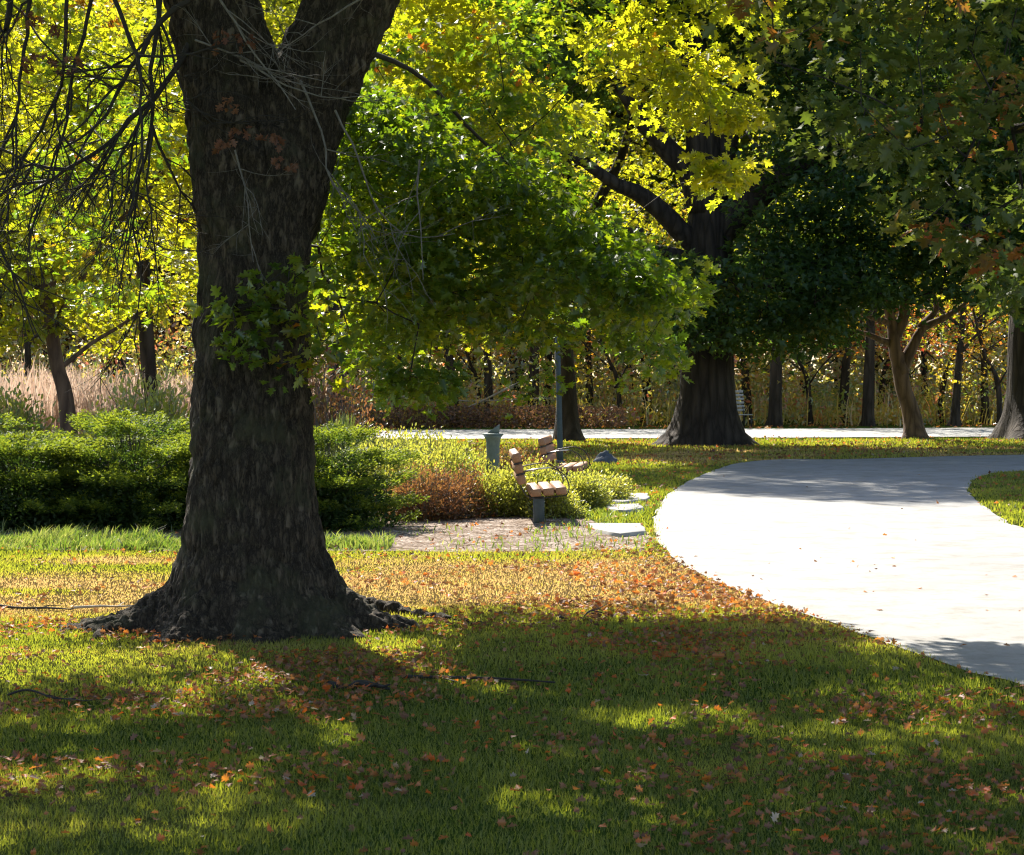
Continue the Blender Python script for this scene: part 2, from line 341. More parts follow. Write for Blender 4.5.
def build_ground():
    xs = np.unique(np.concatenate([[-600, -300, -150, -80, -50], np.arange(-30, 30.1, 0.3), [50, 80, 150, 300, 600]]))
    ys = np.unique(np.concatenate([[-200, -60, -20], np.arange(0, 72, 0.3), [80, 95, 120, 160, 250, 400, 900]]))
    X, Y = np.meshgrid(xs, ys); P = np.c_[X.ravel(), Y.ravel(), np.zeros(X.size)]
    P[:, 2] = (fbm(P * 0.5, 2, 2) - 0.5) * 0.0
    nx = len(xs); i = np.arange(len(ys) - 1)[:, None] * nx + np.arange(nx - 1)[None]
    F = np.stack([i, i + 1, i + nx + 1, i + nx], -1).reshape(-1, 4)
    o = mesh_obj('ground', P, [F], ground_mat(), None, {'dry': dryness(P[:, 0], P[:, 1])}); tag(o, kind='structure')
build_ground()
sheet('path', PATH, 0.008, asphalt_mat('pale_path_surface', (0.185, 0.18, 0.17), (0.315, 0.308, 0.295)))
sheet('road', ROAD, 0.012, asphalt_mat('far_road_surface', (0.28, 0.28, 0.27), (0.44, 0.43, 0.42)))
sheet('garden_bed', BED, 0.004, mulch_mat())

# ------------------------------------------------------------------ leaves
def leaf_template(kind):
    if kind == 'oak':       # pointed lobes, two halves folded on the midrib
        r = [(0, 0), (0.10, 0.10), (0.34, 0.12), (0.16, 0.28), (0.46, 0.50), (0.40, 0.60), (0.15, 0.56), (0.28, 0.80), (0.10, 0.80), (0, 1.0)]
    elif kind == 'maple':
        r = [(0, 0), (0.30, 0.02), (0.24, 0.18), (0.52, 0.40), (0.30, 0.46), (0.32, 0.62), (0.14, 0.62), (0, 1.0)]
    elif kind == 'tri':     # cheap three-lobed leaf clump
        r = [(0, 0), (0.42, 0.36), (0.16, 0.5), (0, 1.0)]
    elif kind == 'oval':
        r = [(0, 0), (0.22, 0.3), (0.18, 0.7), (0, 1.0)]
    R_ = np.array(r); n = len(R_)
    Lh = R_[1:-1] * np.array([-1, 1])
    V = np.concatenate([R_, Lh]); V = np.c_[V, np.abs(V[:, 0]) * 0.28 - 0.18 * (V[:, 1] - 0.4) ** 2]
    right = list(range(n)); left = [0, n - 1] + [n + k for k in range(n - 3, -1, -1)]
    left = [0] + [n + k for k in range(0, n - 2)] + [n - 1]
    return V, np.array(right), np.array(left[::-1])
TPL = {k: leaf_template(k) for k in ('oak', 'maple', 'tri', 'oval')}
def add_leaves(geo, P, Dir, Nrm, S, rnd, kind='oak'):
    V, a, b = TPL[kind]; n = len(P)
    Dir = norm(Dir); Sd = norm(np.cross(Dir, Nrm)); Nn = np.cross(Sd, Dir)
    W = P[:, None] + S[:, None, None] * (V[None, :, 0, None] * Sd[:, None] + V[None, :, 1, None] * Dir[:, None] + V[None, :, 2, None] * Nn[:, None])
    k = len(V); off = (np.arange(n) * k)[:, None]
    geo.add(W.reshape(-1, 3), [off + a[None], off + b[None]], np.repeat(rnd, k))
def rnd_leaves(geo, C, per, spread, size, kind, rr=rng, flat=0.45, droop=0.35, rbase=None, rspan=0.35):
    """sprays of leaves around centres C: flattened discs, each with its own tilt"""
    m = len(C)
    if m == 0: return
    n = m * per; idx = np.repeat(np.arange(m), per)
    th = rr.uniform(0, 2 * PI, n); r = np.sqrt(rr.uniform(0, 1, n)) * spread; z = rr.normal(0, 0.35, n) * spread * flat
    off = np.c_[r * np.cos(th), r * np.sin(th), z - 0.25 * r * droop]
    tilt = rr.normal(0, 0.28, (m, 2)); off[:, 2] += off[:, 0] * tilt[idx, 0] + off[:, 1] * tilt[idx, 1]
    P = C[idx] + off
    D = np.c_[np.cos(th), np.sin(th), np.zeros(n)] + rr.normal(0, 0.55, (n, 3)) + np.array([0, 0, -droop])
    Nn = rr.normal(0, 0.6, (n, 3)) + np.array([0, 0, 1.0])
    S = size * rr.uniform(0.65, 1.25, n)
    rb = rr.uniform(0, 1, m) if rbase is None else rbase
    R_ = np.clip(rb[idx] * (1 - rspan) + rr.uniform(0, 1, n) * rspan, 0, 1)
    add_leaves(geo, P, D, Nn, S, R_, kind)

def blob_points(blobs, spacing, rr=rng, gap_seed=11, gap=0.42, gap_scale=0.5, shell=0.35):
    """attractor points spread through a union of ellipsoids [(cx,cy,cz,rx,ry,rz)], with noise gaps"""
    out = []
    for (cx, cy, cz, rx, ry, rz) in blobs:
        vol = 4.19 * rx * ry * rz; n = int(vol / spacing ** 3)
        d = norm(rr.normal(0, 1, (n, 3))); r = rr.uniform(shell ** 3, 1, n) ** (1 / 3.0)
        out.append(np.array([cx, cy, cz]) + d * r[:, None] * np.array([rx, ry, rz]))
    P = np.concatenate(out)
    P = P[rr.permutation(len(P))]
    g = fbm(P * gap_scale * np.array([1, 1, 1.6]), gap_seed, 2); P = P[g > gap]
    key = np.floor(P / (spacing * 0.75)).astype(np.int64); _, u = np.unique(key, axis=0, return_index=True)
    return P[np.sort(u)]

def grow(limbs, A, step=0.45, rtip=0.006, jit=0.12, arch=0.1, rr=rng, up=0.0, expo=2.3, maxr=None):
    """joins every attractor to the nearest part of the skeleton. limbs: [(pts, radii)]; returns chains [(pts, radii)]"""
    cap = 200000
    P = np.zeros((cap, 3)); R = np.zeros(cap); fixed = np.zeros(cap, bool); par = np.full(cap, -1); n = 0
    for pts, rad in limbs:
        for k in range(len(pts)):
            P[n] = pts[k]; R[n] = rad[k]; fixed[n] = True; par[n] = n - 1 if k else -1; n += 1
    n0 = n
    base = P[:n0].copy()
    d0 = np.array([np.min(np.linalg.norm(base - a, axis=1)) for a in A])
    chains = []
    for ai in np.argsort(d0):
        a = A[ai]; q = P[:n]
        dv = a - q; dist = np.linalg.norm(dv, axis=1)
        cost = dist + 0.25 * np.maximum(0, q[:, 2] - a[2]) * (1 if up >= 0 else 0) + 0.1 * np.where(fixed[:n], R[:n] * 4, 0)
        j = int(np.argmin(cost)); L_ = dist[j]
        k = max(1, int(round(L_ / step)))
        t = np.arange(1, k + 1) / k
        seg = q[j] + (a - q[j]) * t[:, None]
        seg[:, 2] += arch * L_ * np.sin(t * PI)
        if k > 1: seg[:-1] += rr.normal(0, jit * step, (k - 1, 3))
        ids = [j]
        for s in seg:
            P[n] = s; par[n] = ids[-1]; ids.append(n); n += 1
        chains.append(ids)
    acc = np.zeros(n)
    for i in range(n - 1, n0 - 1, -1):
        R[i] = max(rtip, acc[i] ** (1 / expo)); acc[par[i]] += R[i] ** expo
    for i in range(n0, n):
        R[i] = min(R[i], R[par[i]] * (0.62 if fixed[par[i]] else 1.0))
        if maxr: R[i] = min(R[i], maxr)
    out = []
    for ids in chains:
        rr_ = R[ids].copy(); rr_[0] = min(rr_[0], rr_[1] * 1.25) if len(ids) > 1 else rr_[0]
        out.append((P[ids], rr_))
    return out
def wood_geo(chains, geo, minr=0.0):
    for p, r in chains:
        if r.max() < minr: continue
        if len(p) < 2: continue
        if len(p) == 2:
            p = np.array([p[0], (p[0] + p[1]) / 2, p[1]]); r = np.array([r[0], (r[0] + r[1]) / 2, r[1]])
        geo.add(*tube(p, r, 8 if r.max() > 0.05 else (5 if r.max() > 0.015 else 3), cap=False))
def limb_pts(ctrl, rad, n=14, wob=0.03, seed=0):
    """smooth polyline through control points"""
    c = np.asarray(ctrl, float); rad = np.asarray(rad, float); m = len(c)
    t = np.linspace(0, m - 1, n); i = np.clip(np.floor(t).astype(int), 0, m - 2); f = (t - i)[:, None]
    p0 = c[np.maximum(i - 1, 0)]; p1 = c[i]; p2 = c[i + 1]; p3 = c[np.minimum(i + 2, m - 1)]
    P = 0.5 * ((2 * p1) + (-p0 + p2) * f + (2 * p0 - 5 * p1 + 4 * p2 - p3) * f ** 2 + (-p0 + 3 * p1 - 3 * p2 + p3) * f ** 3)
    R = np.interp(t, np.arange(m), rad)
    q = P * 1.3 + seed * 7.7
    P = P + (np.c_[vnoise(q, seed), vnoise(q + 31, seed + 1), vnoise(q + 57, seed + 2)] - 0.5) * 2 * wob
    return P, R

def flared_trunk(ctrl, rad, flare, lobes, n=60, sides=40, seed=0, bark=0.02):
    """trunk ring mesh whose foot spreads into root lobes. ctrl local points (z from 0), flare height scale"""
    P, R = limb_pts(ctrl, rad, n, 0.0, seed)
    th = np.arange(sides) * 2 * PI / sides
    rs = np.random.default_rng(seed); ph = rs.uniform(0, 2 * PI, lobes); am = rs.uniform(0.4, 1.0, lobes)
    V = []
    for p, r in zip(P, R):
        h = max(0.0, p[2]); fl = math.exp(-h / flare)
        k = np.ones(sides)
        for a, b in zip(ph, am):
            d = np.abs((th - a + PI) % (2 * PI) - PI); k += b * fl * 0.75 * np.exp(-(d / 0.33) ** 2)
        k += 0.16 * fl
        V.append(np.c_[p[0] + np.cos(th) * r * k, p[1] + np.sin(th) * r * k, np.full(sides, p[2])])
    V = np.concatenate(V)
    c = np.repeat(P, sides, 0); d = V - c; d[:, 2] = 0; d = norm(d)
    nz = np.abs(vnoise(V * np.array([1, 1, 0.14]) * 5.0, seed + 3) - 0.5) * 2
    V += d * ((nz - 0.4) * bark)[:, None]
    i = np.arange(n - 1)[:, None] * sides; j = np.arange(sides)[None]; j2 = (j + 1) % sides
    F = np.stack([i + j, i + j2, i + sides + j2, i + sides + j], -1).reshape(-1, 4)
    return V, [F]

#@@TREE1
# ================================================================== foreground oak
def foreground_oak():
    Y0 = 14.5
    base = gnd(246, 629.5); base = np.array([base[0], Y0, 0.0])
    root = empty('oak_tree', base)
    tag(root, 'massive dark oak in the left foreground with flaring roots and a forked trunk', 'tree')
    B = lambda px, py, dy=0.0: at(px, py, Y0 + dy) - base
    rows = [(632, 150, 345), (615, 163, 336), (600, 170, 331), (585, 176, 326), (570, 180, 323), (550, 184, 319), (500, 188, 314), (450, 190.5, 311), (400, 192, 310), (350, 196, 308.5), (300, 200, 309), (250, 203, 313), (200, 205, 321), (160, 206, 325), (135, 214, 318), (120, 236, 300)]
    C = []; R = []
    for y, l, r in rows:
        a, b = B(l, y), B(r, y); C.append((a + b) / 2); R.append((b[0] - a[0]) / 2)
    C = np.array(C); R = np.array(R)
    C[0, 2] = -0.12
    n, sides = 120, 96
    P, RR = limb_pts(C, R, n, 0.0)
    th = np.arange(sides) * 2 * PI / sides
    # root lobes: angle, width, strength
    lobes = [(PI * 1.02, 0.30, 1.15), (0.02, 0.26, 1.0), (PI * 1.33, 0.26, 0.6), (PI * 1.58, 0.3, 0.35), (PI * 1.80, 0.24, 0.7), (PI * 0.3, 0.3, 0.6), (PI * 0.62, 0.3, 0.6)]
    V = []
    for p, r in zip(P, RR):
        h = max(0, p[2]); k = np.zeros(sides)
        for a, w, s in lobes:
            d = np.abs((th - a + PI) % (2 * PI) - PI)
            k += s * (math.exp(-h / 0.16) * 0.85 + math.exp(-h / 0.5) * 0.18) * np.exp(-(d / w) ** 2)
        k += 0.03 * np.sin(3 * th + 1.0 + h) + 0.025 * np.sin(5 * th + 2.0 - h * 1.4)
        rr_ = r * (1 + k)
        V.append(np.c_[p[0] + np.cos(th) * rr_, p[1] + np.sin(th) * rr_ * 0.95, np.full(sides, p[2])])
    V = np.concatenate(V)
    i = np.arange(n - 1)[:, None] * sides; j = np.arange(sides)[None]; j2 = (j + 1) % sides
    F = np.stack([i + j, i + j2, i + sides + j2, i + sides + j], -1).reshape(-1, 4)
    g = Geo()
    g.add(V, [F, np.array([[k for k in range(sides)][::-1]]), np.array([[(n - 1) * sides + k for k in range(sides)]])])
    # limbs out of the fork
    limbL = limb_pts([B(250, 330), B(245, 215), B(238, 120), B(226, 50), B(205, -10), B(172, -110, 0.1), B(120, -230, 0.4), B(80, -380, 0.8)], [0.16, 0.37, 0.375, 0.345, 0.30, 0.26, 0.22, 0.16], 60, 0.01)
    limbR = limb_pts([B(262, 330), B(278, 205), B(298, 120), B(325, 55), B(358, -5), B(410, -100, -0.1), B(480, -220, -0.3), B(540, -380, -0.2)], [0.16, 0.33, 0.335, 0.315, 0.30, 0.26, 0.21, 0.15], 60, 0.01)
    for (p, r) in (limbL, limbR): g.add(*tube(p, r, 24))
    # surface roots that snake away from the foot
    def grd(px, py): q = gnd(px, py); return q - base
    roots = [([grd(205, 622), grd(165, 622), grd(120, 630), grd(66, 637)], [0.13, 0.11, 0.07, 0.02]),
             ([grd(190, 612), grd(140, 622), grd(105, 634), grd(85, 642)], [0.12, 0.08, 0.05, 0.015]),
             ([grd(320, 616), grd(360, 611), grd(410, 615), grd(492, 627)], [0.12, 0.09, 0.05, 0.02])]
    for k, (pp, r_) in enumerate(roots):
        pp = np.array(pp); pp[:, 2] = [0.10, 0.04, 0.0, -0.03][:len(pp)]
        p, r = limb_pts(pp, r_, 24, 0.03, 40 + k); g.add(*tube(p, r, 12))
    tmp = g.obj('tmp_trunk', M_BARK1)
    md = tmp.modifiers.new('r', 'REMESH'); md.mode = 'VOXEL'; md.voxel_size = 0.0125; md.use_smooth_shade = True
    sm = tmp.modifiers.new('s', 'SMOOTH'); sm.iterations = 5; sm.factor = 0.5
    dg = bpy.context.evaluated_depsgraph_get(); me = bpy.data.meshes.new_from_object(tmp.evaluated_get(dg))
    bpy.data.objects.remove(tmp)
    nv = len(me.vertices); co = np.zeros(nv * 3); me.vertices.foreach_get('co', co); co = co.reshape(-1, 3)
    nr = np.zeros(nv * 3, dtype=np.float32); me.vertices.foreach_get('normal', nr); nr = nr.reshape(-1, 3)
    # furrowed bark: plates split by long wandering cracks
    w = (np.c_[vnoise(co * 3, 71), vnoise(co * 3, 72), vnoise(co * 3, 73)] - 0.5) * 0.12
    q = (co + w) * np.array([15, 15, 4.2])
    r1 = np.abs(vnoise(q, 61) - 0.5) * 2; r2 = np.abs(vnoise(q * 2.1 + 9, 62) - 0.5) * 2
    brk = vnoise((co + w) * np.array([14, 14, 9]), 65)
    d = np.minimum(r1 * 1.7, 1.0) * 0.030 + np.minimum(r2 * 1.6, 1) * 0.012 + brk * 0.010 + (fbm(co * 4, 66, 2) - 0.5) * 0.05 - 0.028
    co = co + nr * d[:, None]
    me.vertices.foreach_set('co', co.ravel().astype(np.float32)); me.materials.clear(); me.materials.append(M_BARK1)
    me.polygons.foreach_set('use_smooth', np.ones(len(me.polygons), bool)); me.update()
    me.name = 'trunk'; tr = bpy.data.objects.new('trunk', me); COL.objects.link(tr); tr.parent = root

    # big limbs further up (out of the frame) that carry the crown
    def rel(p): return np.array(p, float)
    limbs = [limbL, limbR]
    tipL, tipR = limbL[0][-1], limbR[0][-1]
    extra = []
    rs = np.random.default_rng(5)
    for (src, k0) in ((limbL, 44), (limbL, 52), (limbL, 59), (limbR, 40), (limbR, 48), (limbR, 54), (limbR, 59)):
        s = src[0][k0]; ang = rs.uniform(0, 2 * PI) if k0 < 59 else rs.uniform(0, 2 * PI)
        d = np.array([math.cos(ang), math.sin(ang), 0.55]); Ln = rs.uniform(3.5, 5.5)
        extra.append(limb_pts([s, s + d * Ln * 0.35 + [0, 0, 0.3], s + d * Ln * 0.7, s + d * Ln], [0.15, 0.12, 0.08, 0.04], 14, 0.12, int(ang * 10)))
    # one bough sweeping back and right over the shrubs, carrying the hanging foliage in view
        sR = limbR[0][44]; boughs = [limb_pts([sR, sR + [0.7, 1.2, 0.5], sR + [1.2, 2.6, 0.75], sR + [1.7, 3.9, 0.8], sR + [2.2, 5.0, 0.6]], [0.15, 0.10, 0.07, 0.05, 0.03], 22, 0.08, 91),
              limb_pts([limbR[0][27], limbR[0][27] + [0.35, 0.9, 0.0], limbR[0][27] + [0.9, 1.6, -0.35], limbR[0][27] + [1.5, 2.0, -0.8], limbR[0][27] + [2.1, 2.2, -1.4]], [0.035, 0.022, 0.016, 0.012, 0.008], 20, 0.08, 92),
              limb_pts([limbL[0][36], limbL[0][36] + [-1.0, 1.0, 0.7], limbL[0][36] + [-2.4, 1.6, 0.9], limbL[0][36] + [-3.6, 1.6, 0.5]], [0.13, 0.10, 0.07, 0.04], 18, 0.08, 93)]
    limbs_all = limbs + extra + boughs
    # ---- attractors
    def W(px, py, Y): return at(px, py, Y) - base
    def region(px0, px1, py0, py1, Y0_, Y1_, n, seed, keep=None):
        r_ = np.random.default_rng(seed); px = r_.uniform(px0, px1, n * 3); py = r_.uniform(py0, py1, n * 3); yy = r_.uniform(Y0_, Y1_, n * 3) - (np.clip((px - 560) / 60, 0, 1) * 1.8 if seed in (2, 4, 6) else 0)
        if keep is not None:
            m = keep(px, py); px, py, yy = px[m], py[m], yy[m]
        px, py, yy = px[:n], py[:n], yy[:n]
        return np.array([W(a, b, c) for a, b, c in zip(px, py, yy)])
    # hanging mass right of the trunk, its lower rim sags and rises again to the right
    def keep_dark(px, py):
        rim = np.interp(px, [300, 330, 400, 480, 560, 620, 660, 700], [300, 372, 400, 384, 380, 358, 352, 330]) + 14 * np.sin(px * 0.11) + 8 * np.sin(px * 0.31)
        top = np.interp(px, [300, 420, 520, 560, 600, 640, 700], [60, 110, 160, 190, 220, 262, 300]); gn = fbm(np.c_[px * 0.017, py * 0.036, px * 0], 4, 2); return (py < rim - 14 + (vnoise(np.c_[px * 0.04, px * 0, px * 0], 9) - 0.6) * 46) & (py > top) & (gn > 0.45)
    dark = region(312, 700, 40, 400, 14.6, 17.2, 330, 1, keep_dark)
    def keep_y(px, py):
        gn = fbm(np.c_[px * 0.014, py * 0.022, px * 0], 14, 2)
        low = np.interp(px, [420, 520, 560, 600, 640, 700, 740, 760], [110, 165, 150, 105, 125, 130, 70, 20]); return (py < low) & (gn > 0.40)
    yel = region(400, 765, -40, 200, 18.3, 19.5, 130, 2, keep_y)
    mid = region(330, 585, -20, 330, 16.8, 18.4, 80, 3)
    spr1 = region(728, 752, 100, 122, 18.5, 19.0, 4, 4); spr2 = region(692, 745, 158, 190, 18.5, 19.0, 8, 6)
    low = region(214, 335, 262, 398, 13.7, 14.0, 30, 7, lambda px, py: (py > 300 - (px - 214) * 0.5) & (py < 332 + (px - 212) * 0.62))
    lf = region(20, 200, 60, 300, 16.2, 18.5, 40, 8)
    up = blob_points([(-3.2, 0.6, 8.3, 4.6, 4.6, 3.4), (2.6, 0.2, 8.6, 4.8, 4.8, 3.4), (0, -0.5, 10.6, 4.2, 4.2, 3.0), (-6.2, 2.4, 7.4, 2.8, 3.4, 2.2), (5.0, -2.2, 7.2, 3.0, 3.0, 2.0), (-7.0, -1.5, 7.6, 3.0, 3.6, 2.2), (-6.0, -4.0, 8.2, 3.6, 3.0, 1.8), (1.5, -4.5, 8.0, 4, 2.5, 2.2), (-3, -4.5, 8.0, 4, 2.5, 2.2), (-0.6, 5.3, 8.0, 1.7, 1.0, 0.8)], 0.75, np.random.default_rng(3), 17, 0.555, 0.8)  # unseen upper crown; last small blob added to shade the hanging foliage
    # nothing of the upper crown may hang into the frame
    upw = up + base; el = (upw[:, 2] - CAM_H) / upw[:, 1]; up = up[(el > 0.205)]
    A = np.concatenate([dark, mid, yel, spr1, spr2, low, lf, up])
    ch = grow(limbs_all, A, 0.3, 0.0035, 0.16, 0.04, np.random.default_rng(9))
    gl = Geo(); gl.mi = 1; wood_geo(extra + boughs, gl); wood_geo(ch, gl); gl.mi = 0; rl = np.random.default_rng(21)
    rnd_leaves(gl, dark, 56, 0.30, 0.088, 'oak', rl, 0.6, 0.5, rl.beta(1.2, 2.2, len(dark)))  # leaf colours skewed dark here, painting deeper shade into the hanging mass
    rnd_leaves(gl, mid, 56, 0.32, 0.09, 'oak', rl, 0.6, 0.5)
    rnd_leaves(gl, lf, 34, 0.32, 0.09, 'oak', rl, 0.6, 0.5)
    rnd_leaves(gl, low, 13, 0.16, 0.095, 'oak', rl, 0.6, 0.5)
    rnd_leaves(gl, up, 84, 0.46, 0.18, 'tri', rl, 0.5, 0.3)
    gl.obj('crown', [M_LEAF1, M_TWIGD], root)
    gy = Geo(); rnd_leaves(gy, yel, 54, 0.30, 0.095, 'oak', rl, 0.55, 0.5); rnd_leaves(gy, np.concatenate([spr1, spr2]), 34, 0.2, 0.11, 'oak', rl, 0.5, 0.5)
    gy.obj('sun_tinted_foliage', M_LEAFY, root)

    # dead hanging twigs at the left edge and across the trunk
    def twigset(starts, seed, Y, name, mat, depth=3, rad=0.02, step=0.12, sag=0.25, length=1.6):
        r_ = np.random.default_rng(seed); tips = []; gt = None
        def rec(p, d, ln, r0, dep):
            nonlocal gt
            k = max(4, int(ln / step)); pts = [p]; dd = d.copy()
            for s in range(k):
                dd = dd + r_.normal(0, 0.16, 3) * np.array([1, 0.6, 1]) + np.array([0, 0, -sag * step]); dd /= np.linalg.norm(dd); pts.append(pts[-1] + dd * ln / k)
            pts = np.array(pts); rr_ = np.linspace(r0, r0 * 0.35, len(pts)); gt.add(*tube(pts, rr_, 6 if r0 > 0.006 else 4, cap=False)); tips.append(pts[-1])
            if dep > 0:
                for q in range(r_.integers(4, 7)):
                    s = r_.integers(int(k * 0.2), k); a = r_.normal(0, 0.55, 3) * np.array([1, 0.7, 0.8]); d2 = norm(pts[s] - pts[s - 1] + a * 0.9 if False else (pts[s] - pts[s - 1]) / (ln / k) + a)
                    rec(pts[s], d2, ln * r_.uniform(0.35, 0.65), r0 * 0.5, dep - 1)
        for (p, d, ln, r0) in starts: gt = Geo(); rec(np.array(p, float), norm(np.array(d, float)), ln, r0, depth); gt.obj(name, mat, root, True)
        return None, None
    Sx = lambda px, py, Y: W(px, py, Y)
    st = [(Sx(140, -60, 14.3), (-0.85, 0, -0.55), 1.8, 0.018), (Sx(170, -70, 14.1), (-0.45, 0, -0.9), 2.0, 0.024), (Sx(60, -80, 14.0), (-0.3, 0, -1), 1.8, 0.022), (Sx(110, -60, 13.8), (-0.15, 0, -1), 1.7, 0.02), (Sx(200, 30, 14.3), (-0.45, 0, -0.75), 1.8, 0.026),
          (Sx(20, -40, 14.2), (0.05, 0, -1), 1.7, 0.026), (Sx(60, -40, 14.2), (-0.35, 0, -0.9), 1.9, 0.018), (Sx(190, 0, 14.0), (-0.9, 0, -0.1), 1.4, 0.022), (Sx(-60, 60, 14.0), (0.5, 0, -0.8), 1.5, 0.024), (Sx(95, -50, 14.2), (-0.12, 0, -1), 2.1, 0.018)]
    twigset(st, 31, 14, 'dead_bough', M_TWIGD)
    st2 = [(Sx(205, -20, 13.75), (0.55, 0, -0.85), 1.1, 0.010), (Sx(195, 40, 14.05), (0.8, 0, -0.25), 0.9, 0.009), (Sx(300, 80, 14.05), (0.3, 0, -0.9), 1.3, 0.010), (Sx(235, 150, 14.05), (0.2, 0, -1), 0.8, 0.008),
           (Sx(335, 110, 14.1), (0.35, 0, -0.95), 1.4, 0.009), (Sx(380, -10, 13.8), (-0.7, 0, -0.4), 0.9, 0.009), (Sx(240, 60, 14.0), (0.6, 0, -0.2), 0.9, 0.009), (Sx(420, 160, 14.2), (-0.1, 0, -1), 0.9, 0.008)]
    twigset(st2, 32, 14, 'dead_bough', M_TWIG, 2, sag=0.15)
    # brown dead leaf tufts caught on the twigs
    gd = Geo(); r_ = np.random.default_rng(8)
    cl = np.array([Sx(x, y, 13.8) for x, y in ((222, 32), (245, 38), (232, 100), (240, 130), (225, 140), (272, 133), (285, 160), (60, 25), (30, 15), (20, 60), (45, 55), (75, 60))])
    MD = leafmat('dead_hanging_leaf', [(0, (0.10, 0.035, 0.02)), (1, (0.2, 0.09, 0.045))], [(0, (0.2, 0.05, 0.02)), (1, (0.3, 0.12, 0.04))], 0.25, 0.03, 0.6)
    for c_ in cl: gd = Geo(); rnd_leaves(gd, c_[None], 12, 0.075, 0.06, 'oak', r_, 1.0, 1.2); gd.obj('dead_leaf_tuft', MD, root)
foreground_oak()

# ================================================================== other trees
def make_tree(name, loc, label, trunk_ctrl, trunk_rad, blobs, leaf_mat, bark, spacing, per, spread, size, kind='tri', group=None, seed=0, flare=0.5, lobes=6, limbs=(), gap=0.42, gap_scale=0.4, n=50, sides=28, step=0.7, rtip=0.012, bark_d=0.03, cat='tree', shell=0.35, keep=None, droop=0.35, more=None):
    rs = np.random.default_rng(seed + 100)
    root = empty(name, loc); tag(root, label, cat, group)
    g = Geo(); g.add(*flared_trunk(trunk_ctrl, trunk_rad, flare, lobes, n, sides, seed, bark_d))
    P, R = limb_pts(trunk_ctrl, trunk_rad, 24, 0.0, seed); LB = [(P[2:], R[2:])]
    gl = [limb_pts(c, r, 16, 0.08, seed + 5 * k) for k, (c, r) in enumerate(limbs)]
    for p, r in gl: g.add(*tube(p, r, 12)); LB.append((p, r))
    g.obj('trunk', bark, root, True)
    A = blob_points(blobs, spacing, rs, seed + 31, gap, gap_scale, shell)
    if keep is not None: A = A[keep(A + np.array(loc))]
    if more is not None: A = np.concatenate([A, more])
    ch = grow(LB, A, step, rtip, 0.18, 0.06, rs)
    gf = Geo(); gf.mi = 1; wood_geo(ch, gf, 0.0); gf.mi = 0; rb = np.clip(fbm(A * 0.35, seed + 3, 2) * 1.4 - 0.2 + rs.normal(0, 0.15, len(A)), 0, 1)
    rnd_leaves(gf, A, per, spread, size, kind, rs, 0.55, droop, rb); gf.obj('crown', [leaf_mat, bark], root)
    return root

